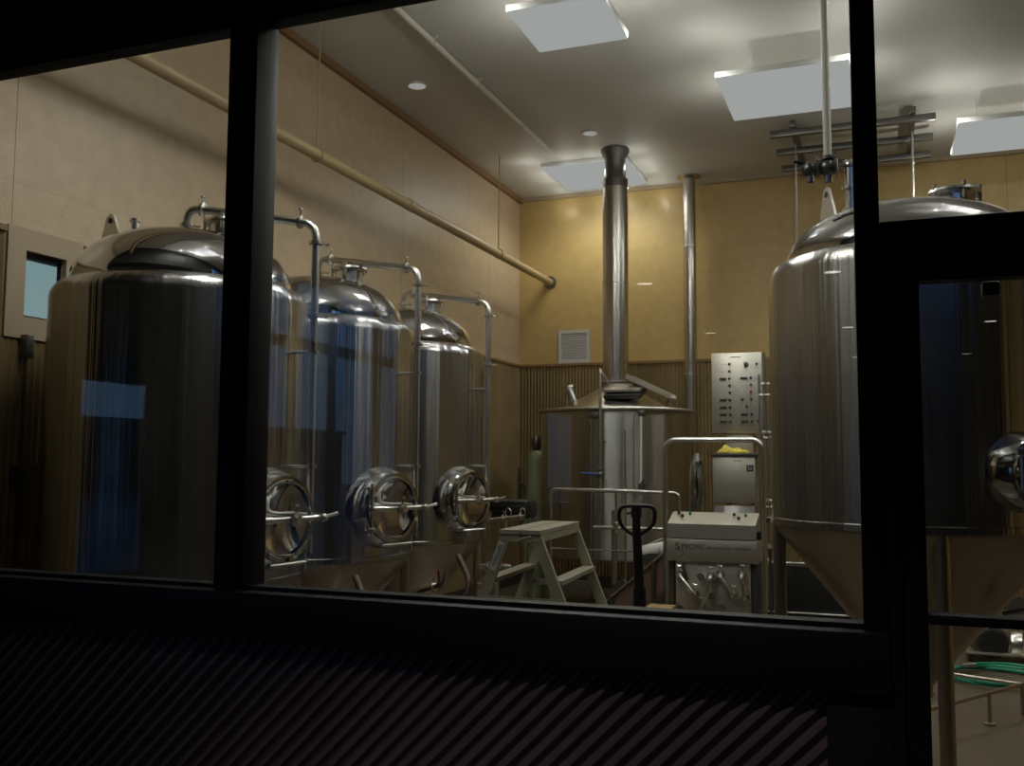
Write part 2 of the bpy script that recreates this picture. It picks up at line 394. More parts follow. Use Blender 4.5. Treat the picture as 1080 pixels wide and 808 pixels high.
# dark room ceiling downlights
n = 0
for X in (-2.1, -.4, 1.2, 2.8):
    for Ym in (8.9, 12.6, 16.2):
        Y = 5.2-Ym
        if abs(X+2.1) < .1 and Ym > 14: continue
        n += 1
        t = thing('round_downlight', (X, Y, 3.36), 'small round recessed downlight in the dark ceiling, mirrored as a bright dot in the glass', 'downlight', 'downlights in the dark front room')
        kid(MB().lathe([(.075, 0), (.095, 0), (.095, -.012), (.075, -.012), (.075, 0)], (X, Y, 3.36), seg=24), 'trim_ring', 'black_frame', t)
        kid(MB().lathe([(0, -.006), (.075, -.006), (.075, -.001), (0, -.001)], (X, Y, 3.36), seg=24), 'lens', 'taplight', t)

# ------------------------------------------------------------------ lamps of the brewery
def pt(name, loc, w, r=.03, col=(1, .97, .90), spot=None):
    l = bpy.data.lights.new(name, 'SPOT' if spot else 'POINT'); l.energy = w; l.color = col; l.shadow_soft_size = r
    if spot: l.spot_size = math.radians(spot); l.spot_blend = .6
    o = bpy.data.objects.new(name, l); COL.objects.link(o); o.location = loc; return o
def hbp(px, py, d): q = atZ(px, py, ZC-d); return q.x, q.y
HB = [(*hbp(600, 26, .4), .37, .40, 'high bay lamp nearest the front glass, cut by the dark frame head'),
      (*hbp(830, 97, .4), .55, .40, 'high bay lamp just left of the ceiling strut rack, beside the drop pipe'),
      (*hbp(628, 185, .05), .55, .05, 'high bay lamp close to the back wall, behind the fat exhaust stack'),
      (*hbp(1066, 141, .4), .52, .40, 'high bay lamp at the far right edge beyond the strut rack'),
      (1.3, 5.6, .5, .40, 'high bay lamp straight above the big tank behind the door'),
      (-2.3, 3.7, .5, .40, 'high bay lamp just inside the glass, above the frame head')]
LP = 4.6
for x, y, S, drop, lab in HB:
    ZL = ZC-drop
    t = thing('high_bay_light', (x, y, ZC), lab, 'ceiling light', 'high bay lamps under the ceiling')
    kid(MB().box((x-S, y-S, ZL), (x+S, y+S, ZL+.05), .006), 'housing', 'white_lid', t)
    kid(MB().box((x-S+.005, y-S+.005, ZL-.015), (x+S-.005, y+S-.005, ZL+.002), .004), 'diffuser', 'diffuser', t)
    for dx in (-.3, .3): kid(MB().tube([(x+dx, y, ZL+.05), (x+dx, y, ZC)], .005, 6), 'cable', 'white_lid', t)
    for i in range(3):
        for j in range(3):
            pt('high_bay_lamp_source', (x+(i-1)*.3, y+(j-1)*.3, ZL-.06), LP*(2.9 if drop > .2 else 2.0), 0.0, spot=158)
    if drop > .2:  # extra points beside and above the housing, added for a bloom-like ceiling halo
        for i, j in ((-1, -1), (1, -1), (-1, 1), (1, 1)):
            pt('added_halo_source', (x+i*(S+.06), y+j*(S+.06), ZL-.04), 5.4, 0.0)
        for i, j in ((-1, -1), (1, -1), (-1, 1), (1, 1)): pt('added_halo_source', (x+i*S*.5, y+j*S*.5, ZL+.09), .75, 0.0)
    else:  # ring of extra points added for the same halo on the ceiling
        for k_ in range(12):
            a = 2*PI*(k_+.5)/12; m_ = max(abs(math.cos(a)), abs(math.sin(a)))
            pt('added_halo_source', (x+math.cos(a)/m_*(S+.12), y+math.sin(a)/m_*(S+.12), ZL-.15), 1.1, 0.0)
DL = [(atZ(440, 91, ZC-.01), .088, 'round recessed downlight above the left wall pipe, nearest the front'), (atZ(622, 141, ZC-.01), .075, 'small round recessed downlight just before the fat exhaust stack')]
for p, r, lab in DL:
    t = thing('recessed_downlight', (p.x, p.y, ZC), lab, 'downlight')
    kid(MB().lathe([(r, 0), (r+.02, 0), (r+.018, -.012), (r, -.012), (r, 0)], (p.x, p.y, ZC), seg=28), 'trim_ring', 'white_lid', t)
    kid(MB().lathe([(0, -.008), (r, -.008), (r, -.002), (0, -.002)], (p.x, p.y, ZC), seg=28), 'lens', 'downlight', t)
# added spots with no fixture of their own, so the siding is just visible
for X, Y in ((-.45, .9), (-1.9, .9)):
    pt('added_siding_spot', (X, Y, 3.3), 115 if X > -1 else 48, .04, (1, .82, .85), 92)

# ------------------------------------------------------------------ pipes on wall and ceiling
XP, ZP = -4.29, 4.145
t = thing('gas_pipe', (XP, YF, ZP), 'fat beige painted pipe running the length of the left wall', 'pipe')
kid(MB().tube([(XP, 2.7, ZP+.02), (XP, YB, ZP)], .05, 20), 'pipe_run', 'beige_pipe', t)
kid(MB().tube([(XP, 8.22, ZP+.012), (XP, 8.34, ZP+.012)], .058, 20), 'coupling', 'beige_pipe', t)
kid(MB().lathe([(.05, 0), (.09, 0), (.09, -.02), (.05, -.02)], (XP, YB, ZP), (0, 1, 0), 24), 'wall_flange', 'dark_steel', t)
for y in (6.62, 10.6, 3.4):
    h = MB().tube([(XP, y, ZP+.06), (XP, y, ZC)], .007, 8).tube([(XP+math.cos(a)*.056, y, ZP+.01+math.sin(a)*.056) for a in [2*PI*i/16 for i in range(16)]], .006, 6, closed=True)
    kid(h, 'hanger_rod', 'beige_pipe', t)
XC = -3.62
t = thing('ceiling_conduit', (XC, 3, ZC-.05), 'thin white conduit strapped to the ceiling, running towards the back wall', 'conduit')
kid(MB().tube([(XC, 2.75, ZC-.045), (XC, 10.6, ZC-.045)], .028, 12), 'conduit_run', 'white_pipe', t)
for y in (7.35, 8.35, 9.6, 5.5):
    kid(MB().box((XC-.05, y-.015, ZC-.02), (XC+.05, y+.015, ZC)).tube([(XC-.034, y, ZC-.01), (XC-.03, y, ZC-.06), (XC, y, ZC-.078), (XC+.03, y, ZC-.06), (XC+.034, y, ZC-.01)], .006, 6), 'strap', 'white_pipe', t)

# wall vent
a = atY(589, 349, YB-.02); b_ = atY(622, 383, YB-.02)
t = thing('wall_vent', ((a.x+b_.x)/2, YB, b_.z), 'square white louvred vent on the back wall above the ribbed panel', 'vent')
x0, x1, z0, z1 = a.x, b_.x, b_.z, a.z
f_ = .045
kid(MB().box((x0, YB-.03, z0), (x1, YB, z0+f_)).box((x0, YB-.03, z1-f_), (x1, YB, z1)).box((x0, YB-.03, z0+f_), (x0+f_, YB, z1-f_)).box((x1-f_, YB-.03, z0+f_), (x1, YB, z1-f_)), 'frame', 'vent', t)
k = MB(); nl = 11
for i in range(nl):
    z = z0+f_+(z1-z0-2*f_)*(i+.5)/nl
    k.prism([(x0+f_, YB-.026, z-.014), (x0+f_, YB-.022, z-.014), (x0+f_, YB-.004, z+.014), (x0+f_, YB-.008, z+.014)], (x1-x0-2*f_, 0, 0))
kid(k, 'louvre', 'vent', t)

# ------------------------------------------------------------------ clamps, ports
def clamp(mb, p, ax, r, w=.012):
    """a tri-clamp: a flanged ring with a wing nut"""
    p = Vector(p); ax = Vector(ax).normalized()
    mb.lathe([(r, -w), (r+.016, -w*.7), (r+.016, w*.7), (r, w)], p, ax, 18)
    q = ax.orthogonal().normalized()
    if abs(ax.z) < .5: q = Vector((0, 0, 1))
    e = p+q*(r+.016); mb.tube([e, e+q*.035], .006, 6); s_ = q.cross(ax).normalized(); mb.tube([e+q*.032-s_*.016, e+q*.036+s_*.016], .006, 6)
    return mb

def make_tank(T, R, zj, zs, za, label, group, man_phi, man_z, leg_a, pipe=True, mr=1.0, sm='tank', lug_e=Vector((.92, -.34, 0))):
    """cylindroconical fermenter. zj cone joint, zs top of straight shell, za apex."""
    x, y = T
    t = thing('fermentation_tank', (x, y, 0), label, 'tank', group)
    O = Vector((x, y, 0))
    kid(MB().lathe([(R-.015, zj-.005), (R+.006, zj), (R+.006, zj+.03), (R, zj+.035), (R, zs)] +
                   [(R-.085*(1-math.cos(a)), zs+.095*math.sin(a)) for a in [PI/2*i/8 for i in range(1, 9)]] + [(R-.12, zs+.093)], O, seg=96), 'shell', sm, t)
    # dished head
    r0 = R-.09; zb = zs+.085; H = za-zb
    prof = [(r0+.0, zb-.01)]
    for i in range(1, 25):
        a = PI/2*i/24; prof.append((r0*math.cos(a)**.82 if i < 24 else 0, zb+H*(math.sin(a)**.95)))
    kid(MB().lathe(prof, O, seg=96), 'domed_head', 'dome', t)
    # cone
    zc = zj-(R-.06)*1.24; zc = max(zc, .22)
    kid(MB().lathe([(R-.01, zj), (R-.012, zj-.02), (.065, zc), (.065, zc-.05), (0, zc-.05)], O, seg=72), 'cone', 'cone', t)
    v = MB(); v.tube([O+Vector((0, 0, zc-.04)), O+Vector((0, 0, zc-.10)), O+Vector((-.25, .05, zc-.10))], .03, 12, fillet=.05); clamp(v, O+Vector((0, 0, zc-.05)), (0, 0, 1), .03)
    kid(v, 'outlet_pipe', 'tube', t)
    for a in leg_a:
        a = math.radians(a); lx, ly = x+(R-.036)*math.cos(a), y+(R-.036)*math.sin(a)
        l = kid(MB().tube([(lx, ly, .03), (lx, ly, zj-.005)], .034, 16), 'leg', 'cone', t)
        kid(MB().lathe([(0, 0), (.06, 0), (.06, .02), (.03, .04), (0, .04)], (lx, ly, 0), seg=20), 'foot', 'tube', t, l)
    # side manway
    ph = math.radians(man_phi); n_ = Vector((math.cos(ph), math.sin(ph), 0)); side = Vector((-n_.y, n_.x, 0)); C = O+Vector((0, 0, man_z))
    k_ = mr
    kid(MB().lathe([(.275*k_, R-.09), (.27*k_, R-.01), (.262*k_, R+.03), (.235*k_, R+.075), (.222*k_, R+.09), (.226*k_, R+.105), (.222*k_, R+.12), (.20*k_, R+.122), (.198*k_, R+.07)], C, n_, 48), 'manway_collar', 'dome', t)
    dr = kid(MB().lathe([(.205*k_, R+.118), (.20*k_, R+.128), (.19*k_, R+.126), (.185*k_, R+.10), (.13*k_, R+.075), (.06*k_, R+.062), (0, R+.06)], C, n_, 48), 'manway_door', 'dome', t)
    cb = MB(); P0 = C+n_*(R+.165)
    cb.tube([P0-side*.20*k_, P0+side*.20*k_], .016, 12); cb.tube([P0-side*.235*k_, P0-side*.15*k_-n_*0], .022, 12)
    cb.tube([C+n_*(R+.06), P0+n_*.05], .02, 12); clamp(cb, P0+n_*.03, n_, .02)
    kid(cb, 'crossbar', 'tube', t, dr)
    hd = MB(); Q = P0+side*.21*k_
    hd.tube([Q-n_*.05, Q+n_*.05], .018, 10); hd.tube([Q+n_*.03, Q+n_*.05+side*.085+Vector((0, 0, .02))], .011, 8); hd.ball(Q+n_*.03, .024)
    kid(hd, 'door_handle', 'tube', t, dr)
    hg = MB()
    for dz in (-.13, .13): hg.box(P0-side*.24*k_+Vector((-.02, -.02, dz*k_-.015)), P0-side*.24*k_+Vector((.02, .02, dz*k_+.015)), .004)
    hg.tube([P0-side*.24*k_+Vector((0, 0, -.16*k_)), P0-side*.24*k_+Vector((0, 0, .16*k_))], .010, 8)
    kid(hg, 'hinge', 'tube', t)
    bo = MB(); Bq = C+n_*(R+.11)+side*.06+Vector((0, 0, -.235*k_))
    bo.tube([Bq-side*.16, Bq+side*.10], .012, 10); bo.tube([Bq+side*.10+Vector((0, 0, -.045)), Bq+side*.10+Vector((0, 0, .045))], .010, 8)
    kid(bo, 'sample_cock', 'tube', t)
    # head fittings
    def zh(r):
        c_ = min(1, r/r0)**(1/.82); return zb+H*math.sin(math.acos(c_))**.95
    h = Vector((.235, .03, 0)); zz = zh(.237)
    ht = kid(MB().lathe([(.098, zz-.04), (.098, zz+.055), (.126, zz+.058), (.131, zz+.072), (.126, zz+.086), (.06, zz+.092), (0, zz+.092)], O+h, seg=36), 'top_hatch', 'tube', t)
    for i in range(5):
        a = i*2*PI/5; p = O+h+Vector((.119*math.cos(a), .119*math.sin(a), zz+.02)); kid(MB().tube([p, p+Vector((0, 0, .088))], .010, 8), 'hatch_bolt', 'tube', t, ht)
    sl = Vector((-.933, -.36, 0)); lg = O+sl*.41; zl = zh(.41)
    m_ = MB(); e = lug_e.normalized(); lug_n = e.cross(Vector((0, 0, 1)))*-.0135
    pr = [(-.13, -.08), (.12, -.06), (.035, .12), (.02, .155), (-.015, .17), (-.05, .15), (-.06, .11)]
    outer = [lg+e*u+Vector((0, 0, zl+v_)) for u, v_ in pr]
    m_.prism(outer, lug_n)
    lo_ = kid(m_, 'lifting_lug', 'sheet', t)
    kid(MB().lathe([(0, -.004), (.017, -.004), (.017, .018), (0, .018)], lg+e*-.008+Vector((0, 0, zl+.128)), lug_n, 14), 'lug_hole', 'ink', t, lo_)
    pp = O+sl*.27+Vector((0, -.02, 0)); zp = zh(.27)
    kid(MB().lathe([(.022, zp-.03), (.022, zp+.07), (.032, zp+.075), (.032, zp+.09), (0, zp+.092)], pp, seg=20), 'top_port', 'tube', t)
    kid(MB().lathe([(.03, zp-.02), (.03, zp+.03), (.038, zp+.032), (.038, zp+.045), (0, zp+.046)], O+sl*-.12+Vector((.0, .24, 0)), seg=20), 'relief_valve', 'tube', t)
    if pipe:
        L = .80
        b = MB(); rp = .023
        b.tube([O+Vector((0, 0, za-.02)), O+Vector((0, 0, za+.15)), O+Vector((L, 0, za+.02)), O+Vector((L, 0, za-.50))], rp, 16, fillet=.085)
        b.tube([O+Vector((L, 0, za-.50)), O+Vector((L, 0, 1.15))], rp-.002, 16)
        for yy, xx in ((.05, 0),): clamp(b, O+Vector((0, 0, za+yy)), (0, 0, 1), rp)
        d_ = Vector((L, 0, -.13)).normalized()
        clamp(b, O+Vector((.10, 0, za+.135)), d_, rp); clamp(b, O+Vector((L-.095, 0, za+.035)), d_, rp)
        clamp(b, O+Vector((L, 0, za-.09)), (0, 0, 1), rp); clamp(b, O+Vector((L, 0, za-.50)), (0, 0, 1), rp)
        b.lathe([(.055, za-.03), (.055, za+.0), (.03, za+.012)], O, seg=24)
        bp_ = kid(b, 'blow_off_pipe', 'tube', t)
        for zz_ in (2.25, 1.62):
            b = MB().tube([O+Vector((R-.01, 0, zz_)), O+Vector((L, 0, zz_))], .010, 8); b.lathe([(rp, -.012), (rp+.009, -.01), (rp+.009, .01), (rp, .012)], O+Vector((L, 0, zz_)), seg=16)
            kid(b, 'pipe_bracket', 'tube', t, bp_)
    # racking arm and valves on the cone
    ra = MB(); q0 = O+Vector((.36, -.34, zj-.38)); q1 = q0+Vector((.30, -.16, .10))
    ra.tube([q0, q1, q1+Vector((.02, .0, .12))], .018, 10, fillet=.03); clamp(ra, q0.lerp(q1, .6), q1-q0, .018)
    ra_o = kid(ra, 'racking_arm', 'tube', t)
    kid(MB().tube([q0.lerp(q1, .8)+Vector((0, 0, .02)), q0.lerp(q1, .8)+Vector((.02, -.06, .12))], .009, 8), 'valve_handle', 'red', t, ra_o)
    return t
LEGS = (-75, 15, 105, 195)
t1 = make_tank((-3.72, 4.40), .70, 1.0, 2.52, 2.95, 'large shiny upright steel fermenter nearest the left pane, half behind the frame bar', 'fermenters along the left wall', -18, 1.35, LEGS)
t2 = copy_tree(t1); t2.location = (-3.76, 5.85, 0); t2['label'] = 'upright steel fermenter in the middle of the left row, bluish glass reflection over it'
t1_turn = math.radians(9)
t3 = copy_tree(t1); t3.location = (-3.84, 7.30, 0); t3['label'] = 'upright steel fermenter farthest along the left wall, beside the stepladder'
t4 = make_tank((.13, 5.34), .70, 1.345, 2.60, 2.99, 'big upright steel tank with wide cone behind the door post', None, -52, 1.62, (-82, 8, 98, 188), pipe=False, mr=.67, sm='tank_satin', lug_e=Vector((.34, -.72, 0)))
t1.rotation_euler.z = t1_turn
# tank 4: vertical cleaning pipe on its right and riser with clamps rising to the ceiling
b = MB(); ra_ = math.radians(-42); n_ = Vector((math.cos(ra_), math.sin(ra_), 0)); p = Vector((.13, 5.34, 0))+n_*.76
b.tube([p+Vector((0, 0, 2.55)), p+Vector((0, 0, 1.85))], .022, 12); b.tube([p+Vector((0, 0, 2.5)), p-n_*.07+Vector((0, 0, 2.5))], .012, 8); b.tube([p+Vector((0, 0, 1.9)), p-n_*.07+Vector((0, 0, 1.9))], .012, 8)
kid(b, 'cleaning_pipe', 'tube', t4)

P = atY(898, 222, 5.2)
b = MB(); b.tube([Vector((P.x, P.y, 2.88)), Vector((P.x, P.y, 3.20))], .03, 14); clamp(b, (P.x, P.y, 3.08), (0, 0, 1), .03); clamp(b, (P.x, P.y, 2.96), (0, 0, 1), .03)
b.tube([Vector((P.x+.0, P.y, 3.20)), Vector((P.x-.035, P.y, 3.20))], .028, 12); b.ball((P.x, P.y, 3.2), .034)
kid(b, 'riser', 'tube', t4)
t = thing('hanging_supply_pipe', (P.x-.1, P.y, 3.1), 'vertical supply pipe dropping from the ceiling to clamped valves over the right-hand tank', 'pipe')
c = Vector((P.x-.112, P.y, 3.20))
kid(MB().tube([c+Vector((0, 0, .03)), (c.x, c.y, ZC)], .021, 12), 'drop_pipe', 'white_pipe', t)
b = MB(); b.tube([c+Vector((.0, 0, 0)), c+Vector((-.13, 0, 0))], .03, 12); b.ball(c, .045); b.ball(c+Vector((-.09, 0, 0)), .042)
clamp(b, c+Vector((-.05, 0, 0)), (1, 0, 0), .03); clamp(b, c+Vector((.04, 0, 0)), (1, 0, 0), .028); clamp(b, c+Vector((0, 0, .05)), (0, 0, 1), .022)
b.tube([c+Vector((-.09, 0, 0)), c+Vector((-.09, 0, -.07))], .018, 10); b.tube([c, c+Vector((0, 0, -.08))], .02, 10)
kid(b, 'valve_cluster', 'dark_steel', t)
kid(MB().tube([c+Vector((-.09, 0, .03)), c+Vector((-.17, 0, .05))], .010, 8), 'valve_lever', 'black_plastic', t)

# ceiling strut grid with rods
t = thing('ceiling_rack', (-.27, 11.2, 5.25), 'ladder-like grey strut rack fixed under the ceiling behind the right-hand tank', 'rack')
for Y in (10.60, 11.25, 11.9):
    kid(MB().box((-1.09, Y-.035, 5.20), (.57, Y+.035, 5.27), .004), 'rail', 'dark_steel', t)
for X in (-.85, .35):
    kid(MB().box((X-.03, 10.5, 5.27), (X+.03, 12.05, 5.34), .004), 'cross_rail', 'dark_steel', t)
    for Y in (10.7, 11.8): kid(MB().box((X-.02, Y-.02, 5.34), (X+.02, Y+.02, ZC)), 'ceiling_bracket', 'dark_steel', t)
for X in (-.85, .35): kid(MB().tube([(X, 10.9, 5.2), (X, 10.9, 2.3)], .011, 8), 'hanging_rod', 'tube', t)
kid(MB().box((-.95, 10.87, 2.25), (.45, 10.93, 2.31), .004), 'hanging_bar', 'dark_steel', t)

# ------------------------------------------------------------------ kettle
KX, KY, KR = -2.915, 10.88, .86
O = Vector((KX, KY, 0))
t = thing('brew_kettle', (KX, KY, 0), 'wide round steel brew kettle with a low cone lid, centre of the room', 'kettle')
kid(MB().lathe([(0, .55), (KR-.02, .60), (KR, .62), (KR, 2.22)], O, seg=96), 'kettle_body', 'kettle', t)
kid(MB().lathe([(KR, 2.21), (KR+.045, 2.225), (KR+.05, 2.24), (KR+.045, 2.255), (KR-.02, 2.26)], O, seg=96), 'rim', 'sheet', t)
kid(MB().lathe([(KR-.01, 2.255), (.62, 2.29), (.16, 2.535), (.155, 2.60)], O, seg=72), 'cone_lid', 'kettle', t)
kid(MB().lathe([(.155, 2.575), (.20, 2.578), (.20, 2.60), (.155, 2.603)], O, seg=40), 'neck_flange', 'tube', t)
kid(MB().tube([O+Vector((0, 0, 2.60)), O+Vector((0, 0, 4.9))], .150, 36), 'exhaust_stack', 'stack', t)
kid(MB().lathe([(.152, 5.0), (.152, 4.9), (.125, 4.95), (.125, 5.25), (.17, 5.33), (.17, 5.37)], O, seg=36), 'stack_collar', 'dark_steel', t)
kid(MB().lathe([(.15, 3.74), (.156, 3.745), (.156, 3.765), (.15, 3.77)], O, seg=36), 'stack_joint', 'stack', t)
for a in (35, 125, 215, 305):
    a = math.radians(a); q = O+Vector((math.cos(a), math.sin(a), 0))*(KR-.08)
    kid(MB().tube([q, q+Vector((0, 0, .63))], .045, 14), 'leg', 'kettle', t)
# welded seams
for ang in (-93, -62):
    a = math.radians(ang); q = O+Vector((math.cos(a), math.sin(a), 0))*(KR+.001)
    kid(MB().tube([q+Vector((0, 0, .65)), q+Vector((0, 0, 2.21))], .004, 6), 'weld_seam', 'tube', t)
# nozzle on the lid
A = Vector((KX-.44, KY-.20, 2.33)); dN = Vector((-.35, -.1, .93)).normalized()
b = MB().tube([A, A+dN*.21], .048, 16); b.lathe([(.046, .19), (.075, .195), (.075, .22), (0, .225)], A, dN, 20)
kid(b, 'lid_nozzle', 'tube', t)
# hatch opening and its folded lid
def cone_z(x, y):
    r = math.hypot(x-KX, y-KY); return 2.255+(KR-.01-r)/(KR-.17)*.28
h0 = atY(641, 424, KY-.45); h1 = atY(674, 424, KY-.45)
b = MB()
cz = cone_z((h0.x+h1.x)/2, KY-.45)
sl_ = Matrix.Rotation(math.radians(18), 3, 'X')
cc = Vector(((h0.x+h1.x)/2+.01, KY-.42, cz+.05))
b.box(cc+Vector((-.21, -.16, -.05)), cc+Vector((.21, .16, .0)), .004, sl_, cc)
kid(b, 'hatch_opening', 'black_plastic', t)
b = MB(); b.box(cc+Vector((-.22, -.10, .012)), cc+Vector((.20, .18, .05)), .008, sl_, cc)
kid(b, 'hatch_cover', 'sheet', t)
e0 = Vector((KX+.24, KY-.30, 2.60)); e1 = Vector((KX+.74, KY-.34, 2.36))
b = MB(); b.bar(e0, e1, .30, .018); b.bar(e0+Vector((0, -.15, .02)), e1+Vector((0, -.15, .02)), .02, .05)
b.bar(e0+Vector((0, .15, .02)), e1+Vector((0, .15, .02)), .02, .05)
kid(b, 'folded_lid', 'sheet', t)
b = MB(); b.tube([e0+Vector((.05, 0, -.02)), Vector((KX+.3, KY-.3, cone_z(KX+.3, KY-.3)-.01))], .012, 8); b.tube([e1+Vector((-.05, 0, 0)), Vector((KX+.66, KY-.34, cone_z(KX+.66, KY-.34)-.02))], .012, 8)
kid(b, 'lid_hinge', 'dark_steel', t)
# spray pipe in front
px_ = atY(633, 389, KY-KR-.08)
b = MB().tube([(px_.x, px_.y, 1.0), (px_.x, px_.y, px_.z), (KX-.02, KY-.18, px_.z-.10)], .016, 12, fillet=.05)
zv = atY(633, 500, KY-KR-.08).z
clamp(b, (px_.x, px_.y, zv-.06), (0, 0, 1), .016); clamp(b, (px_.x, px_.y, zv+.35), (0, 0, 1), .014)
kid(b, 'spray_pipe', 'tube', t)
b = MB().tube([(px_.x, px_.y-.02, zv), (px_.x-.20, px_.y-.04, zv+.01)], .012, 8); kid(b, 'valve_handle', 'blue', t)
b = MB().ball((px_.x, px_.y, zv), .035); b.tube([(px_.x, px_.y, zv-.05), (px_.x, px_.y, zv+.05)], .026, 12); kid(b, 'valve_body', 'dark_steel', t)
b = MB().box((px_.x-.13, px_.y+.01, zv+.60), (px_.x-.03, px_.y+.06, zv+.66), .006); kid(b, 'thermowell', 'dark_steel', t)
g = atY(676, 436, KY-KR-.05); g2 = atY(676, 513, KY-KR-.05)
b = MB().tube([g, g2], .012, 10); kid(b, 'sight_glass', 'white_stuff', t)
b = MB()
for q in (g, g2): b.box(q+Vector((-.03, -.02, -.03)), q+Vector((.03, .09, .03)), .005)
b.tube([g2+Vector((0, -.01, .02)), g2+Vector((.04, -.04, .07))], .01, 8)
kid(b, 'sight_glass_valve', 'dark_steel', t)
b = MB()
for px, r_ in ((648, .03), (660, .012)):
    q = atY(px, 640, KY-KR-.05); b.tube([(q.x, q.y, .2), (q.x, q.y, 1.15 if r_ > .02 else 2.0)], r_, 12)
kid(b, 'drain_pipe', 'tube', t)
# second, thinner stack
sx, sy = -2.295, 12.25
t = thing('exhaust_flue', (sx, sy, 0), 'thinner steel flue rising to the ceiling behind the right edge of the kettle', 'flue')
kid(MB().tube([(sx, sy, .9), (sx, sy, ZC-.02)], .082, 28), 'flue_pipe', 'stack', t)
kid(MB().lathe([(.082, -.04), (.15, -.02), (.15, 0), (.082, 0)], (sx, sy, ZC), seg=32), 'ceiling_collar', 'stack', t)
for py in (260, 395):
    z = atY(727, py, sy).z; kid(MB().lathe([(.082, -.02), (.09, -.016), (.09, .016), (.082, .02)], (sx, sy, z), seg=28), 'flue_joint', 'tube', t)
kid(MB().lathe([(.16, 0), (.16, .85), (.10, .9), (0, .9)], (sx, sy, 0), seg=28), 'flue_base', 'dark_steel', t)
# ------------------------------------------------------------------ brewing platform and rails
yP = 9.25
zt = atY(650, 519, yP).z
l_, r_ = atY(581, 516, yP), atY(716, 520, yP)
t = thing('platform_railing', (l_.x, yP, 0), 'low steel tube railing across the front of the brew kettle', 'railing')
kid(MB().tube([(l_.x, yP, 0), (l_.x, yP, zt+.02), (r_.x, yP, zt), (r_.x, yP, 0)], .019, 14, fillet=.07), 'top_rail', 'tube', t)
m1 = atY(655, 557, yP)
kid(MB().tube([(m1.x-.28, yP, m1.z), (r_.x, yP, m1.z)], .019, 12), 'middle_rail', 'tube', t)
b = MB(); b.tube([(m1.x-.05, yP, 0), (m1.x-.05, yP, zt)], .012, 12); b.lathe([(.02, -.06), (.03, -.05), (.03, .05), (.02, .06)], (m1.x-.05, yP, m1.z), seg=16)
kid(b, 'post', 'tube', t)
m2 = atY(655, 581, yP); kid(MB().tube([(l_.x, yP, m2.z), (r_.x, yP, m2.z)], .008, 10), 'lower_rail', 'tube', t)
vv = atY(591, 530, yP)
b = MB().tube([(vv.x, yP, zt), (vv.x, yP, vv.z-.25)], .014, 10); b.lathe([(0, -.01), (.085, -.008), (.085, .008), (0, .01)], (vv.x+.02, yP-.01, vv.z), seg=20)
kid(b, 'valve_wheel', 'dark_steel', t)

yQ = 8.15
a_, c_ = atY(701.5, 464, yQ), atY(804, 464, yQ)
t = thing('handrail', (a_.x, yQ, 0), 'tall inverted-U steel handrail behind the control console', 'railing')
kid(MB().tube([(a_.x, yQ, 0), (a_.x, yQ, a_.z), (c_.x, yQ, c_.z+.0), (c_.x, yQ, 0)], .024, 16, fillet=.10), 'rail_hoop', 'tube', t)
for X in (a_.x, c_.x): kid(MB().lathe([(0, 0), (.055, 0), (.055, .012), (.024, .015)], (X, yQ, 0), seg=20), 'base_flange', 'tube', t)

# ------------------------------------------------------------------ electric control panel on a stand
yC = 9.9
p0, p1 = atY(750, 373, yC), atY(804.5, 457, yC)
t = thing('control_cabinet', (p0.x, yC, 0), 'tall flat steel control cabinet covered with rows of small black switches', 'control panel')
W_, H_ = p1.x-p0.x, p0.z-p1.z
kid(MB().box((p0.x, yC, p1.z), (p1.x, yC+.22, p0.z), .006), 'cabinet_body', 'sheet', t)
def pc(u, v): return Vector((p0.x+W_*u, yC-.001, p0.z-H_*v))
def fl(mb, u, v, w, h, d=.012): p = pc(u, v); return mb.box((p.x-w/2, yC-d, p.z-h/2), (p.x+w/2, yC+.002, p.z+h/2), .001)
crop = lambda X, Y: ((X-75)/(487-75), (Y-98)/(705-98))     # helper for the layout of the switches
for X, Y in ((170, 295), (170, 455), (170, 510), (170, 565), (170, 618), (342, 293), (343, 565), (343, 618)):
    u, v = crop(X, Y)
    kid(fl(MB(), u, v, .068, .024), 'digital_display', 'ink', t)
    for dx in (-.017, .012): pass
for X, Y in ((223, 183), (223, 238), (223, 293), (225, 345), (226, 398), (226, 455), (226, 510), (228, 565), (228, 618), (398, 290), (328, 452), (400, 450), (362, 505), (402, 565), (402, 618), (452, 615), (447, 187)):
    u, v = crop(X, Y); q = pc(u, v)
    b = MB().lathe([(0, .016), (.011, .016), (.013, .01), (.013, 0)], q, (0, -1, 0), 14); b.box(q+Vector((-.004, -.022, -.016)), q+Vector((.004, -.014, .012)))
    kid(b, 'switch', 'ink', t)
for X, Y, mm in ((398, 342, 'green_btn'), (398, 395, 'red')):
    u, v = crop(X, Y); o = kid(MB().lathe([(0, .018), (.012, .018), (.014, .012), (.014, 0)], pc(u, v), (0, -1, 0), 14), 'push_button', mm, t); o['label'] = 'small green push button' if mm != 'red' else 'small red push button'
u, v = crop(362, 187); q = pc(u, v); kid(MB().box(q+Vector((-.02, -.03, -.02)), q+Vector((.02, 0, .02)), .004), 'selector_switch', 'dark_steel', t)
b = MB()
for i in range(7): u, v = crop(238+i*12, 131); fl(b, u, v, .011, .012, .003)
kid(b, 'name_plate', 'grey_ink', t)
b = MB()
for Y in (183, 238, 345, 398): u, v = crop(168, Y); fl(b, u, v, .05, .006, .0025)
for Y in (342, 395): u, v = crop(342, Y); fl(b, u, v, .045, .006, .0025)
kid(b, 'caption_strip', 'vent', t)
q = atY(765, 457, yC); q2 = atY(794, 480, yC)
kid(MB().box((q.x, yC+.04, q2.z-.05), (q2.x, yC+.16, p1.z+.02), .004), 'support_neck', 'sheet', t)
b = MB()
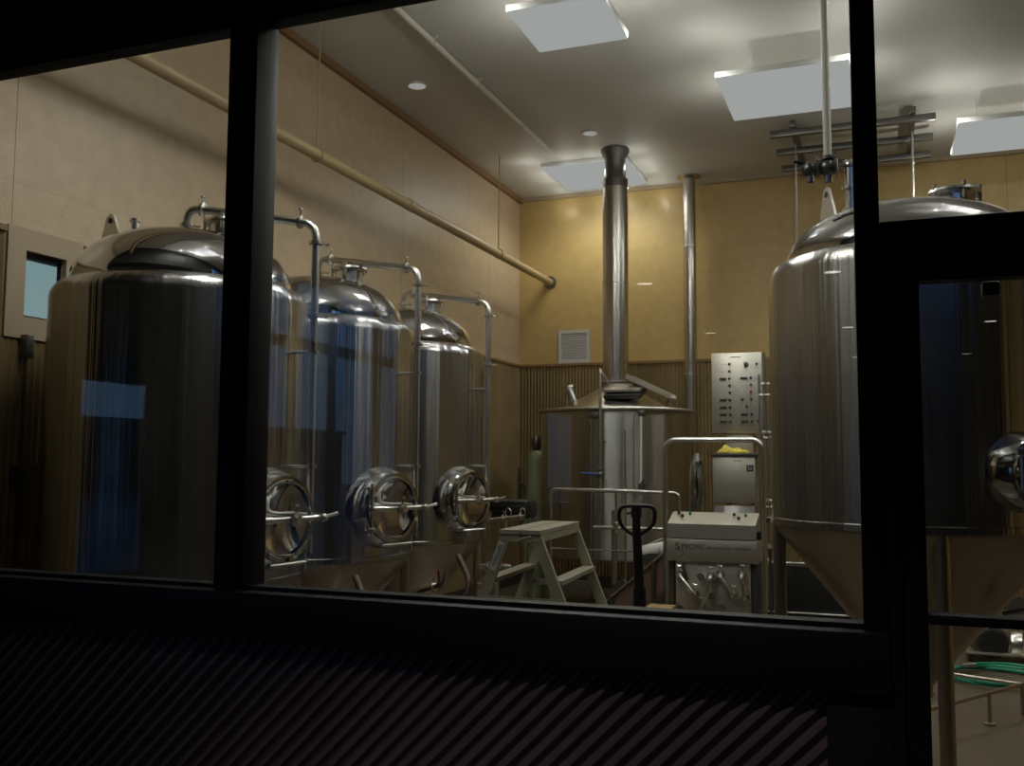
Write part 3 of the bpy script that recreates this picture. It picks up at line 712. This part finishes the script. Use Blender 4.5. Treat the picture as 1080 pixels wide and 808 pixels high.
for X in (q.x+.02, q2.x-.02): b.box((X-.02, yC+.10, 0), (X+.02, yC+.14, p1.z))
kid(b, 'stand', 'dark_steel', t)
# lower box
y2 = 9.55
q, q2 = atY(751.5, 481, y2), atY(797, 531, y2)
t = thing('junction_box', (q.x, y2, 0), 'smaller plain steel box under the switch cabinet with a flat tray top', 'box')
kid(MB().box((q.x, y2, q2.z), (q2.x, y2+.25, q.z), .005), 'box_body', 'sheet', t)
kid(MB().box((q.x-.02, y2-.03, q.z), (q2.x+.12, y2+.28, q.z+.03), .004), 'tray', 'dark_steel', t)
b = MB(); s0 = atY(791, 494, y2)
b.box((s0.x-.032, y2-.004, s0.z-.032), (s0.x+.032, y2+.001, s0.z+.032)); kid(b, 'warning_label', 'ink', t)
b = MB().box((s0.x-.018, y2-.006, s0.z-.012), (s0.x+.02, y2-.003, s0.z-.004)).box((s0.x-.018, y2-.006, s0.z+.004), (s0.x-.008, y2-.003, s0.z+.020)).box((s0.x+.006, y2-.006, s0.z+.006), (s0.x+.016, y2-.003, s0.z+.018)); kid(b, 'label_mark', 'sticker', t)
b = MB(); s0 = atY(778, 486, y2)
for i in range(6): b.box((s0.x-.04+i*.014, y2-.003, s0.z-.005), (s0.x-.03+i*.014, y2+.001, s0.z+.005))
kid(b, 'name_plate', 'grey_ink', t)
q3, q4 = atY(752, 533, y2), atY(797, 600, y2)
kid(MB().box((q3.x, y2+.03, 0), (q4.x, y2+.22, q3.z), .004), 'pedestal', 'kettle', t)
# cloth
c0 = atY(773, 473, y2+.08)
zt_ = q.z+.031
b = MB(); nx, ny = 22, 12; vs = []
for i in range(nx+1):
    row = []
    for j in range(ny+1):
        u, v = i/nx, j/ny; env = math.sin(PI*u)**.5*math.sin(PI*v)**.5
        hgt = .012+env*(.028+.045*math.exp(-((u-.2)/.16)**2)+.012*math.sin(u*17+v*6)+.010*math.sin(v*14-u*5))
        row.append(b.bm.verts.new((c0.x-.14+.28*u+.01*math.sin(v*9), y2-.02+.2*v+.012*math.sin(u*12), zt_+hgt)))
    vs.append(row)
for i in range(nx):
    for j in range(ny): f = b.bm.faces.new((vs[i][j], vs[i+1][j], vs[i+1][j+1], vs[i][j+1])); f.smooth = True
ex = bmesh.ops.extrude_face_region(b.bm, geom=b.bm.faces[:])
for v in [g_ for g_ in ex['geom'] if isinstance(g_, bmesh.types.BMVert)]: v.co.z -= .012
tag(b.build('rag', 'yellow'), 'crumpled yellow rag lying on the tray under the switch cabinet', 'cloth')

# ------------------------------------------------------------------ brewing console
y3 = 7.55
A0, A1 = atY(704, 552, y3), atY(797, 556, y3)
xa, xb = A0.x, A1.x
zf = A0.z; zm = atY(750, 569, y3).z; zl = atY(750, 593, y3).z
zb_ = atY(750, 541, y3+.20).z
t = thing('brewing_console', ((xa+xb)/2, y3, 0), 'steel brewing console with sloped switch top and bent pipes on its lower front', 'console')
kid(MB().prism([(xa, y3, zm+.004), (xa, y3+.30, zm+.004), (xa, y3+.30, zb_), (xa+.0, y3+.22, zb_), (xa, y3, zf)], (xb-xa, 0, 0)), 'sloped_desk', 'sheet', t)
kid(MB().box((xa-.005, y3-.006, zl), (xb+.01, y3+.30, zm-.004), .003), 'front_band', 'sheet', t)
kid(MB().box((xa+.055, y3+.03, .10), (xb-.045, y3+.25, zl), .003), 'lower_panel', 'sheet', t)
b = MB()
for X in (xa+.02, xb-.02): b.box((X-.02, y3+.05, 0), (X+.02, y3+.28, zl))
kid(b, 'side_frame', 'dark_steel', t)
ns = Vector((0, -(zb_-zf), .22)).normalized()
def desk(px, frac): 
    X = atY(px, 550, y3+.1).x; return Vector((X, y3+.22*frac, zf+(zb_-zf)*frac))
for px, fr_, mm in ((714, .85, 'ink'), (719, .6, 'ink'), (726, .8, 'green_btn'), (773, .8, 'ink'), (779, .5, 'ink'), (785.5, .75, 'green_btn')):
    q = desk(px, fr_); b = MB().lathe([(0, .02), (.010, .02), (.012, .012), (.012, 0)], q, ns, 14)
    if mm == 'ink': b.bar(q+ns*.015, q+ns*.03+Vector((0, -.02, -.01)), .008, .006)
    o = kid(b, 'desk_switch', mm, t)
    if mm != 'ink': o['label'] = 'small green button'
for X in (xb+.012,): kid(MB().tube([(X, y3+.08, zf-.05), (X, y3+.08, zm)], .02, 10), 'cable_gland', 'black_plastic', t)
# the maker's lettering on the band
def text(s, size, loc, par, name, m='grey_ink', spacing=1.0):
    cu = bpy.data.curves.new('t', 'FONT'); cu.body = s; cu.size = size; cu.extrude = .0008; cu.space_character = spacing
    o = bpy.data.objects.new('t', cu); COL.objects.link(o); bpy.context.view_layer.update()
    dg = bpy.context.evaluated_depsgraph_get(); me = bpy.data.meshes.new_from_object(o.evaluated_get(dg))
    bpy.data.objects.remove(o)
    me.materials.clear(); me.materials.append(M[m])
    n_ = bpy.data.objects.new(name, me); COL.objects.link(n_)
    me.transform(Matrix.Translation(Vector(loc)-par.location) @ Matrix.Rotation(PI/2, 4, 'X')); n_.parent = par
    return n_
q = atY(712, 579.5, y3-.008)
text('S', .078, (q.x, y3-.0075, q.z), t, 'lettering', 'ink')
text('PECIFIC', .054, (q.x+.050, y3-.0075, q.z+.008), t, 'lettering', 'ink')
text('MECHANICAL  SYSTEMS', .028, (atY(745.5, 578, y3).x, y3-.0075, q.z+.010), t, 'lettering', 'ink', 1.12)
b = MB(); q = atY(716, 583, y3-.008)
b.tube([q+Vector((.035*math.cos(a), 0, .030*math.sin(a))) for a in [math.radians(d_) for d_ in range(-150, 110, 20)]], .0025, 6)
kid(b, 'emblem_swoosh', 'grey_ink', t)
# swing pipes on the lower panel
yk = y3+.03
def swing(name, pts, r=.019):
    w_ = [atY(px, py, yk-dy) for px, py, dy in pts]
    b = MB().tube([w_[0]+Vector((0, dy0, 0)) for dy0 in (pts[0][2],)]+w_+[w_[-1]+Vector((0, pts[-1][2], 0))], r, 12, fillet=.03)
    clamp(b, w_[0]+Vector((0, pts[0][2]*.5, 0)), (0, 1, 0), r); clamp(b, w_[-1]+Vector((0, pts[-1][2]*.5, 0)), (0, 1, 0), r)
    kid(b, name, 'tube', t)
swing('swing_pipe', [(716, 607, .07), (732, 627, .10)])
swing('swing_pipe', [(749, 609, .10), (745, 628, .11), (739, 641, .07)])
swing('swing_pipe', [(759, 607, .08), (773, 629, .09)])
swing('swing_pipe', [(782, 607, .08), (785, 632, .09)])
for px, py in ((740, 608), (751, 628), (718, 641), (762, 640)):
    q = atY(px, py, yk)
    kid(MB().lathe([(.022, 0), (.022, .03), (.03, .032), (.03, .045), (.018, .046), (.018, .01), (0, .01)], q, (0, -1, 0), 18), 'pipe_port', 'tube', t)
kid(MB().tube([atY(719, 594, yk-.02), atY(725, 612, yk-.02)], .012, 8), 'hose_tail', 'brown_hose', t)

# ------------------------------------------------------------------ pipework right of the console
yR = 8.6
t = thing('pipe_manifold', (atY(812, 500, yR).x, yR, 0), 'vertical steel pipes with clamps standing between the console and the big right-hand tank', 'pipework')
for px, top, bot, r in ((807, 372, 640, .017), (811, 430, 600, .011), (802, 395, 600, .010)):
    X = atY(px, 500, yR).x; kid(MB().tube([(X, yR, max(.0, atY(px, bot, yR).z)), (X, yR, atY(px, top, yR).z)], r, 12), 'standpipe', 'tube', t)
for px, py in ((808, 405), (806, 417), (809, 456), (811, 462), (811, 528), (812, 535), (808, 590)):
    q = atY(px, py, yR); b = MB().tube([q+Vector((-.04, -.02, 0)), q+Vector((.05, -.02, 0))], .013, 8); clamp(b, q, (0, 0, 1), .018); kid(b, 'clamp', 'tube', t)
q = atY(812, 562, yR-.1)
b = MB()
for k_ in range(3): b.tube([q+Vector(((.06+.01*k_)*math.cos(a), -.03*k_, (.11+.01*k_)*math.sin(a))) for a in [2*PI*i/20 for i in range(20)]], .012, 8, closed=True)
b.tube([q+Vector((0, 0, -.1)), (q.x, q.y, .02)], .012, 8)
kid(b, 'hose_loop', 'dark_steel', t)
# dark rack behind
t = thing('dark_skid', (atY(822, 600, 8.9).x, 8.9, 0), 'low black equipment skid with two thin bright rails beside the console', 'equipment')
q0, q1 = atY(800, 592, 8.9), atY(826, 592, 8.9); kid(MB().box((q0.x, 8.9, .05), (q1.x+.7, 9.4, q0.z-.03), .01), 'skid_box', 'black_paint', t)
b = MB().tube([(q0.x, 8.87, q0.z), (q1.x+.7, 8.87, q0.z)], .010, 8); kid(b, 'upper_rail', 'tube', t)
z_ = atY(810, 644, 8.9).z; kid(MB().tube([(q0.x, 8.87, z_), (q1.x+.7, 8.87, z_)], .010, 8), 'lower_rail', 'tube', t)
b = MB()
for X in (q0.x+.03, q1.x+.65): b.box((X-.02, 8.88, 0), (X+.02, 8.92, q0.z))
kid(b, 'skid_post', 'dark_steel', t)

# shiny vessel between kettle and console
q = atY(736, 545, 9.9)
t = thing('small_steel_vessel', (q.x, 9.9, 0), 'slim polished steel vessel standing between the kettle and the switch cabinet', 'vessel')
zt_ = atY(736, 478, 9.9).z
kid(MB().lathe([(0, .25), (.05, .27), (.085, .36), (.085, zt_-.30), (.07, zt_-.12), (.03, zt_), (0, zt_)], (q.x, 9.9, 0), seg=32), 'vessel_body', 'dome', t)
for a in (0, 120, 240): a = math.radians(a); kid(MB().tube([(q.x+.06*math.cos(a), 9.9+.06*math.sin(a), 0), (q.x+.06*math.cos(a), 9.9+.06*math.sin(a), .36)], .012, 8), 'leg', 'tube', t)

# ------------------------------------------------------------------ chute, white roll, pallet
t = thing('grain_chute', (atY(680, 640, 8.2).x, 8.2, 0), 'sloping brown steel chute rising towards the console from below the sill', 'chute')
U0, U1 = atY(700, 583, 8.2), atY(632, 640, 8.2)
L0, L1 = atY(704, 618, 8.2), atY(660, 662, 8.2)
ex = Vector((0, .38, 0))
kid(MB().prism([U0, U1, L1, L0], (0, .012, 0)), 'near_side', 'chute', t)
kid(MB().prism([U0+ex, U1+ex, L1+ex, L0+ex], (0, .012, 0)), 'far_side', 'chute', t)
b = MB(); b.bar(L0+Vector((0, .19, 0)), L1+Vector((0, .19, 0)), .38, .01); kid(b, 'trough_bottom', 'chute', t)
b = MB(); b.bar(U0+Vector((0, -.015, 0)), U1+Vector((0, -.015, 0)), .05, .012); b.bar(U0+ex+Vector((0, .015, 0)), U1+ex+Vector((0, .015, 0)), .05, .012); kid(b, 'flange', 'sheet', t)
for p in (U0.lerp(U1, .15), U0.lerp(U1, .8)):
    for dy in (-.03, .42): kid(MB().tube([(p.x, p.y+dy, 0), (p.x, p.y+dy, p.z)], .018, 10), 'leg', 'dark_steel', t)
b = MB(); b.bar(U0.lerp(U1, .5)+Vector((-.06, -.03, .0)), U0.lerp(U1, .65)+Vector((-.06, -.03, .0)), .03, .05); kid(b, 'bracket', 'dark_steel', t)
q0, q1 = atY(678, 583, 8.45), atY(703, 578, 8.45)
t = thing('white_canister', q0, 'white cylinder lying on its side on top of the chute behind the black handle', 'canister')
kid(MB().lathe([(0, 0), (.058, 0), (.062, .01), (.062, (q1-q0).length), (0, (q1-q0).length)], q0, (q1-q0), 24), 'canister_body', 'white_stuff', t)
kid(MB().lathe([(0, -.012), (.032, -.012), (.032, .004), (0, .004)], q0, (q1-q0), 20), 'end_cap', 'dark_steel', t)
kid(MB().bar(q0+Vector((-.0, .05, .055)), q0.lerp(q1, .8)+Vector((0, .07, .09)), .06, .006), 'paper_flap', 'white_stuff', t)
kid(MB().tube([q0.lerp(q1, .75)+Vector((0, -.055, -.06)), q0.lerp(q1, .75)+Vector((0, -.055, .02))], .007, 8), 'latch', 'tube', t)
kid(MB().box(q0+Vector((-.05, -.06, -.075)), q1+Vector((.02, .06, -.045))), 'cradle', 'dark_steel', t)

ca, cb_ = atY(678, 643, 7.24), atY(706, 640, 7.24)
t = thing('wooden_crate', (ca.x, 7.24, 0), 'pale wooden crate low behind the black handle, only its top edge visible', 'crate')
zt_ = ca.z+.012
for i in range(3): kid(MB().box((ca.x, 7.22+i*.095, zt_-.02), (cb_.x, 7.305+i*.095, zt_), .002), 'top_board', 'wood', t)
for i in range(5): kid(MB().box((ca.x+.005, 7.225, .02+i*(zt_-.05)/5), (cb_.x-.005, 7.24, -.01+(i+1)*(zt_-.05)/5), .002), 'front_board', 'wood', t)
for X in (ca.x+.01, cb_.x-.04):
    for Y in (7.24, 7.47): kid(MB().box((X, Y, 0), (X+.03, Y+.03, zt_-.02)), 'corner_post', 'wood', t)

# ------------------------------------------------------------------ pallet jack
yJ = 5.6
top = atY(671, 534, yJ); bot = atY(675, 640, yJ-.15)
t = thing('pallet_jack', (bot.x, yJ, 0), 'black pallet jack with upright loop handle in front of the console', 'pallet jack')
def lp(px, py): return atY(px, py, yJ)
loop = [lp(*q_) for q_ in ((655, 535.5), (660, 533.5), (684, 533.5), (689, 535.5), (691, 541), (690, 552), (685, 557.5), (674, 564.5), (669, 564.5), (659, 558.5), (653.5, 551), (652.5, 541))]
# smooth the loop
def chaik(p, n=3):
    for _ in range(n): p = [q for i in range(len(p)) for q in (p[i]*.75+p[(i+1) % len(p)]*.25, p[i]*.25+p[(i+1) % len(p)]*.75)]
    return p
kid(MB().tube(chaik(loop, 2), .012, 12, closed=True), 'loop_handle', 'black_paint', t)
kid(MB().tube([lp(671, 535), lp(671.5, 566)], [.022, .026], 14).box(lp(671, 541)+Vector((-.03, -.015, -.03)), lp(671, 541)+Vector((.03, .02, .03)), .008), 'grip_block', 'black_plastic', t)
kid(MB().tube([lp(669, 540), lp(661, 542)], .006, 8), 'release_lever', 'black_plastic', t)
sh0 = lp(671.5, 563); sh1 = lp(674.5, 620); sh2 = Vector((sh1.x+.01, yJ+.0, .32))
kid(MB().tube([sh0, sh1], [.026, .030], 14).tube([sh1, sh2], [.036, .048], 14), 'shaft', 'black_paint', t)
kid(MB().lathe([(0, .10), (.09, .10), (.09, .22), (.055, .26), (.05, .36), (0, .37)], (sh2.x, yJ, 0), seg=28), 'pump_body', 'black_paint', t)
for dx in (-.16, .16):
    kid(MB().box((sh2.x+dx-.07, yJ+.1, .06), (sh2.x+dx+.07, yJ+1.05, .11), .008), 'fork', 'black_paint', t)
    kid(MB().lathe([(0, -.03), (.035, -.03), (.035, .03), (0, .03)], (sh2.x+dx, yJ+.95, .035), (1, 0, 0), 20), 'fork_roller', 'gasket', t)
    kid(MB().lathe([(0, -.025), (.085, -.025), (.085, .025), (0, .025)], (sh2.x+dx*.5, yJ, .085), (1, 0, 0), 24), 'steer_wheel', 'gasket', t)
kid(MB().box((sh2.x-.23, yJ+.06, .08), (sh2.x+.23, yJ+.14, .22), .01), 'fork_bridge', 'black_paint', t)

# ------------------------------------------------------------------ trestle stepladder
D_ = 6.13
n0 = atY(570, 564, D_); n1 = atY(530, 563, D_+.0)      # near top corners
ZT = n0.z
XR_, XL_ = n0.x, n1.x
fdir = Vector((-.06, 1.0, 0)).normalized(); LW = 1.02
base_z = 0.0
sp = .395                                               # how far the legs spread per metre of drop
t = thing('stepladder', ((XL_+XR_)/2, D_, 0), 'pale double-sided trestle stepladder standing beside the farthest left fermenter', 'ladder')
up_z = ZT
def stile(top, sgn, name='stile'):
    foot = Vector((top.x+sgn*sp*up_z, top.y, 0))
    return kid(MB().bar(top+Vector((0, 0, -.01)), foot, .03, .072, up=(1, 0, 0)), name, 'fiberglass', t), foot
far = fdir*LW
stile(Vector((XR_-.03, D_, ZT)), +1); stile(Vector((XL_+.03, D_, ZT)), -1)
stile(Vector((XR_-.03, D_, ZT))+far, +1); stile(Vector((XL_+.03, D_, ZT))+far, -1)
for x0_, x1_ in ((XL_-.01, (XL_+XR_)/2-.006), ((XL_+XR_)/2+.006, XR_+.01)):
    kid(MB().prism([(x0_, D_-.03, ZT), (x1_, D_-.03, ZT), (x1_+far.x, D_+.03+far.y, ZT), (x0_+far.x, D_+.03+far.y, ZT)], (0, 0, .028)), 'top_plank', 'alu', t)
    kid(MB().prism([(x0_+.003, D_-.02, ZT-.05), (x1_-.003, D_-.02, ZT-.05), (x1_-.003+far.x, D_+.02+far.y, ZT-.05), (x0_+.003+far.x, D_+.02+far.y, ZT-.05)], (0, 0, .048)), 'plank_frame', 'fiberglass', t)
zst = [ZT-.33*k_ for k_ in (1, 2, 3)]
for z in zst:
    for X0, sg in ((XR_-.03, 1), (XL_+.03, -1)):
        xx = X0+sg*sp*(ZT-z)
        kid(MB().prism([(xx-.05, D_+.015, z), (xx+.05, D_+.015, z), (xx+.05+far.x, D_-.015+far.y, z), (xx-.05+far.x, D_-.015+far.y, z)], (0, 0, .028)), 'step', 'alu', t)
zb1 = atY(560, 634, D_).z
b = MB()
b.bar((XL_-sp*(ZT-zb1), D_-.02, zb1), (XR_+sp*(ZT-zb1), D_-.02, zb1), .012, .045, up=(0, 0, 1)); b.bar(Vector((XL_-sp*(ZT-zb1), D_+.02, zb1))+far, Vector((XR_+sp*(ZT-zb1), D_+.02, zb1))+far, .012, .045)
kid(b, 'spreader', 'alu', t)
kid(MB().tube([atY(547, 569, D_-.02), atY(561, 566, D_-.02)], .007, 8), 'lock_hook', 'tube', t)
# sticker on the left stile
s0, s1 = atY(529.5, 572, D_-.022), atY(519, 601, D_-.022)
kid(MB().bar(s0, s1, .004, .045, up=(1, 0, 0)), 'sticker', 'sticker', t)
b = MB(); rr = random.Random(3)
for i in range(9):
    c = s0.lerp(s1, .12+.085*i); u = (s1-s0).normalized(); v_ = Vector((u.z, 0, -u.x))
    ww = .010+.004*rr.random()
    b.tube([c+Vector((0, -.004, 0))+u*(.0095*math.cos(a))+v_*(ww*math.sin(a)) for a in [math.radians(x_+40*i) for x_ in range(0, 300, 40)]], .0022, 5)
kid(b, 'sticker_script', 'ink', t)

# ------------------------------------------------------------------ gas cylinder
q = atY(564, 475, 11.3)
t = thing('gas_cylinder', (q.x, 11.3, 0), 'tall pale green gas cylinder with dark valve cap beside the kettle', 'gas cylinder')
zc_ = q.z
kid(MB().lathe([(0, .0), (.105, 0), (.115, .02), (.115, zc_-.14), (.10, zc_-.06), (.06, zc_-.01), (.045, zc_)], (q.x+.02, 11.3, 0), seg=32), 'cylinder_body', 'green_cyl', t)
kid(MB().lathe([(.04, zc_-.02), (.05, zc_+.01), (.062, zc_+.05), (.062, zc_+.14), (.045, zc_+.18), (0, zc_+.19)], (q.x+.02, 11.3, 0), seg=24), 'valve_cap', 'dark_steel', t)
# small wall fittings at far left of kettle
q = atY(547, 510, YB-.06)
t = thing('wall_valve', (q.x, YB, q.z), 'small pipe valve with short levers on the back wall near the corner', 'valve')
b = MB().tube([q+Vector((0, 0, -.3)), q+Vector((0, 0, .22))], .022, 10); b.tube([q+Vector((-.07, 0, 0)), q+Vector((.12, 0, -.02))], .018, 8); b.tube([q+Vector((.1, 0, -.02)), q+Vector((.12, 0, -.15))], .02, 8); b.box(q+Vector((-.02, 0, .1)), q+Vector((.02, .06, .14)))
kid(b, 'valve_piping', 'dark_steel', t)
# pump cart
yK = 8.9
q0, q1 = atY(512, 527, yK), atY(556, 548, yK)
t = thing('pump_cart', ((q0.x+q1.x)/2, yK, 0), 'dark pump cart with steel clamped pipes behind the stepladder', 'pump')
kid(MB().box((q0.x, yK, q1.z), (q1.x, yK+.30, q0.z), .03), 'motor_housing', 'black_paint', t)
for k_ in range(4): kid(MB().box((q0.x+.02, yK-.008, q1.z+.02+k_*.045), (q1.x-.02, yK+.01, q1.z+.035+k_*.045), .002), 'cooling_fin', 'black_plastic', t)
pA, pB = atY(514, 549, yK-.1), atY(553, 545, yK-.1)
b = MB().tube([pA, pB], .026, 12); 
for f_ in (.1, .45, .9): clamp(b, pA.lerp(pB, f_), pB-pA, .026)
b.tube([pA, pA+Vector((-.08, -.03, .02))], .02, 10); b.tube([pB.lerp(pA, .5), pB.lerp(pA, .5)+Vector((0, 0, -.25))], .022, 10)
kid(b, 'pump_piping', 'tube', t)
for px in (536, 551):
    c = atY(px, 541, yK-.1); kid(MB().tube([c+Vector((.028*math.cos(a), 0, .045*math.sin(a))) for a in [2*PI*i/14 for i in range(14)]], .007, 6, closed=True), 'bail_clamp', 'tube', t)
b = MB()
for X in (q0.x+.03, q1.x-.03):
    for Y in (yK+.03, yK+.27): b.tube([(X, Y, .08), (X, Y, q1.z+.02)], .016, 8)
b.box((q0.x, yK, .10), (q1.x, yK+.30, .13)); kid(b, 'cart_frame', 'tube', t)
for X in (q0.x+.03, q1.x-.03): kid(MB().lathe([(0, -.02), (.05, -.02), (.05, .02), (0, .02)], (X, yK+.03, .05), (1, 0, 0), 20), 'caster', 'gasket', t)

# hoses and fittings under the left fermenters
for i, (x_, y_, lab) in enumerate(((-2.95, 6.55, 'brown hose hanging between the middle and far left fermenters'), (-2.98, 5.1, 'brown hose hanging between the near and middle left fermenters'))):
    pts = [Vector((x_-.05, y_+.1, .95)), Vector((x_+.12, y_-.02, .75)), Vector((x_-.02, y_-.12, .5)), Vector((x_-.2, y_-.2, .2)), Vector((x_-.1, y_-.1, .03)), Vector((x_+.3, y_+.1, .03))]
    tag(MB().tube(pts, .022, 12, fillet=.12).build('drain_hose', 'brown_hose'), lab, 'hose', None)
t = thing('hose_valve', (-3.0, 7.38, 0), 'steel valve stand with coiled spring hose below the farthest left fermenter', 'valve')
b = MB().tube([(-3.0, 7.38, .02), (-3.0, 7.38, .95)], .028, 12)
b.tube([(-3.12, 7.35, .80), (-2.86, 7.39, .80)], .022, 10); clamp(b, (-3.06, 7.36, .80), (1, 0, 0), .022); clamp(b, (-2.92, 7.38, .80), (1, 0, 0), .022); clamp(b, (-3.0, 7.38, .9), (0, 0, 1), .028)
b.lathe([(0, 0), (.12, 0), (.12, .015), (.03, .02)], (-3.0, 7.38, 0), seg=20)
kid(b, 'valve_pipe', 'tube', t)
kid(MB().tube([(-3.09+.035*math.cos(a*.9), 7.30+.035*math.sin(a*.9), .1+a*.011) for a in range(56)], .007, 6), 'spring_hose', 'tube', t)
kid(MB().tube([(-2.92, 7.38, .82), (-2.90, 7.33, .92)], .010, 8), 'lever', 'red', t)

# wall fittings far left on the ribbed wall
q = atX(24, 496, XL+.08)
t = thing('wall_hose_tap', (XL+.06, q.y, q.z), 'small steel tap and pipe on the ribbed left wall, left of the first fermenter', 'tap')
b = MB().tube([(XL+.06, q.y, .6), (XL+.06, q.y, 2.3)], .012, 8); b.tube([(XL+.06, q.y, q.z), (XL+.13, q.y+.07, q.z+.02)], .012, 8)
b.box((XL+.03, q.y-.05, q.z-.12), (XL+.07, q.y+.02, q.z+.02), .004); b.box((XL+.03, q.y-.02, 2.24), (XL+.09, q.y+.03, 2.38), .005)
kid(b, 'tap_piping', 'dark_steel', t)

# ------------------------------------------------------------------ seen through the door: hose, pump, stand
c = atZ(1046, 713, .03)
t = thing('green_hose', (c.x, c.y, 0), 'green rubber hose lying in loops on the floor beyond the door', 'hose')
b = MB(); pts = []
for i in range(90):
    a = i*.17; rx = .36+.03*math.sin(i*.23); ry = .36+.03*math.cos(i*.31)
    pts.append(Vector((c.x+rx*math.cos(a)+.0015*i, c.y+ry*math.sin(a), .02+.016*(i/37))))
b.tube(pts, .015, 10); kid(b, 'hose_coil', 'green_hose', t)
e = pts[-1]; kid(MB().tube([e, e+Vector((.10, .02, .01))], .018, 10), 'hose_coupling', 'tube', t)
pc_ = atZ(1047, 697, .02)
t = thing('floor_pump', (pc_.x, pc_.y, 0), 'round-faced electric pump on a low steel cart beyond the door', 'pump')
mz = atY(1048, 678, pc_.y).z; mz = max(mz, .16)
mc = Vector((pc_.x, pc_.y, mz))
ax = Vector((.1, -1, 0)).normalized()
kid(MB().lathe([(0, 0), (.12, 0), (.135, .02), (.135, .30), (.10, .34), (0, .34)], mc, -ax, 32), 'motor', 'dark_steel', t)
kid(MB().lathe([(0, .01), (.05, .02), (.105, .012), (.11, .0)], mc, ax, 32), 'fan_cover', 'gasket', t)
k = MB()
for i in range(12):
    a = 2*PI*i/12; k.bar(mc-ax*.03+Vector((math.cos(a), 0, math.sin(a)))*.135, mc-ax*.28+Vector((math.cos(a), 0, math.sin(a)))*.135, .004, .03, up=(math.cos(a), 0, math.sin(a)))
kid(k, 'cooling_fin', 'dark_steel', t)
kid(MB().lathe([(0, -.05), (.10, -.05), (.11, -.02), (.11, .03), (0, .05)], mc+Vector((.20, .12, -.02)), (1, 0, 0), 28).tube([mc+Vector((.2, .12, .05)), mc+Vector((.2, .12, .2))], .025, 12), 'pump_head', 'tube', t)
kid(MB().box((pc_.x-.2, pc_.y-.05, .07), (pc_.x+.35, pc_.y+.4, .09), .004), 'cart_deck', 'sheet', t)
for dx in (-.16, .30):
    for dy in (0, .34): kid(MB().lathe([(0, -.015), (.04, -.015), (.04, .015), (0, .015)], (pc_.x+dx, pc_.y+dy, .04), (1, 0, 0), 18), 'caster', 'gasket', t)
b = MB().tube([mc+Vector((-.15, 0, 0)), mc+Vector((-.28, 0, .0))], .022, 10); clamp(b, mc+Vector((-.22, 0, 0)), (1, 0, 0), .022); kid(b, 'inlet_pipe', 'tube', t)
b = MB().tube([mc+Vector((-.08, .2, .05)), mc+Vector((-.08, .2, .55)), mc+Vector((.2, .2, .55))], .03, 12, fillet=.08); clamp(b, mc+Vector((-.08, .2, .35)), (0, 0, 1), .03); kid(b, 'discharge_pipe', 'tube', t)
# low stand
s = atZ(1044, 767, .0)
t = thing('low_tube_stand', (s.x, s.y, 0), 'low converging steel tube frame with one short leg beyond the door', 'stand')
zt_ = atY(1043, 733, s.y).z; zt_ = max(zt_, .1)
def az(px, py): p = atZ(px, py, zt_); return Vector((p.x, p.y, zt_))
j = az(1078, 722); kid(MB().tube([az(978, 749), j], .013, 10), 'frame_tube', 'cone', t)
kid(MB().tube([az(976, 707), j], .013, 10), 'frame_tube', 'cone', t)
q = az(1043, 731); kid(MB().tube([q, (q.x, q.y, .01)], .012, 10).lathe([(0, 0), (.035, 0), (.035, .012), (0, .016)], (q.x, q.y, 0), seg=16), 'leg', 'cone', t)
for q in (az(978, 749), az(976, 707), j): kid(MB().tube([q, (q.x, q.y, .0)], .013, 10), 'leg', 'cone', t)

# ------------------------------------------------------------------ sky
wd = bpy.data.worlds.new('World'); sc.world = wd; wd.use_nodes = True; nt = wd.node_tree
bg = nt.nodes['Background']; tc = nt.nodes.new('ShaderNodeTexCoord'); sp_ = nt.nodes.new('ShaderNodeSeparateXYZ')
nt.links.new(tc.outputs['Generated'], sp_.inputs[0])
def ramp(stops):
    rp = nt.nodes.new('ShaderNodeValToRGB'); nt.links.new(sp_.outputs['Z'], rp.inputs[0]); e = rp.color_ramp.elements
    e[0].position, e[0].color = stops[0][0], (*stops[0][1], 1); e[1].position, e[1].color = stops[-1][0], (*stops[-1][1], 1)
    for p_, c_ in stops[1:-1]: x = e.new(p_); x.color = (*c_, 1)
    return rp
dusk = ramp([(0, (.19, .29, .52)), (.06, (.18, .35, .64)), (.2, (.17, .34, .70)), (.6, (.06, .14, .38))])      # blue eastern sky
glow = ramp([(0, (.36, .42, .40)), (.1, (.30, .40, .41)), (.25, (.24, .38, .44)), (.6, (.05, .12, .32))])       # paler side where the sun has set
mr = nt.nodes.new('ShaderNodeMapRange'); mr.inputs[1].default_value = -.3; mr.inputs[2].default_value = .4; nt.links.new(sp_.outputs['Y'], mr.inputs[0])
mx = nt.nodes.new('ShaderNodeMix'); mx.data_type = 'RGBA'; nt.links.new(mr.outputs[0], mx.inputs['Factor']); nt.links.new(dusk.outputs[0], mx.inputs['A']); nt.links.new(glow.outputs[0], mx.inputs['B'])
nt.links.new(mx.outputs['Result'], bg.inputs[0])
bg.inputs[1].default_value = 1.0

vs_ = sc.view_settings; vs_.view_transform = 'Standard'; vs_.look = 'None'; vs_.gamma = 1; vs_.exposure = 0; vs_.use_curve_mapping = False
sc.cycles.max_bounces = 10; sc.cycles.transparent_max_bounces = 16; sc.cycles.glossy_bounces = 6
sc.cycles.sample_clamp_indirect = 4
sc.cycles.use_light_tree = True
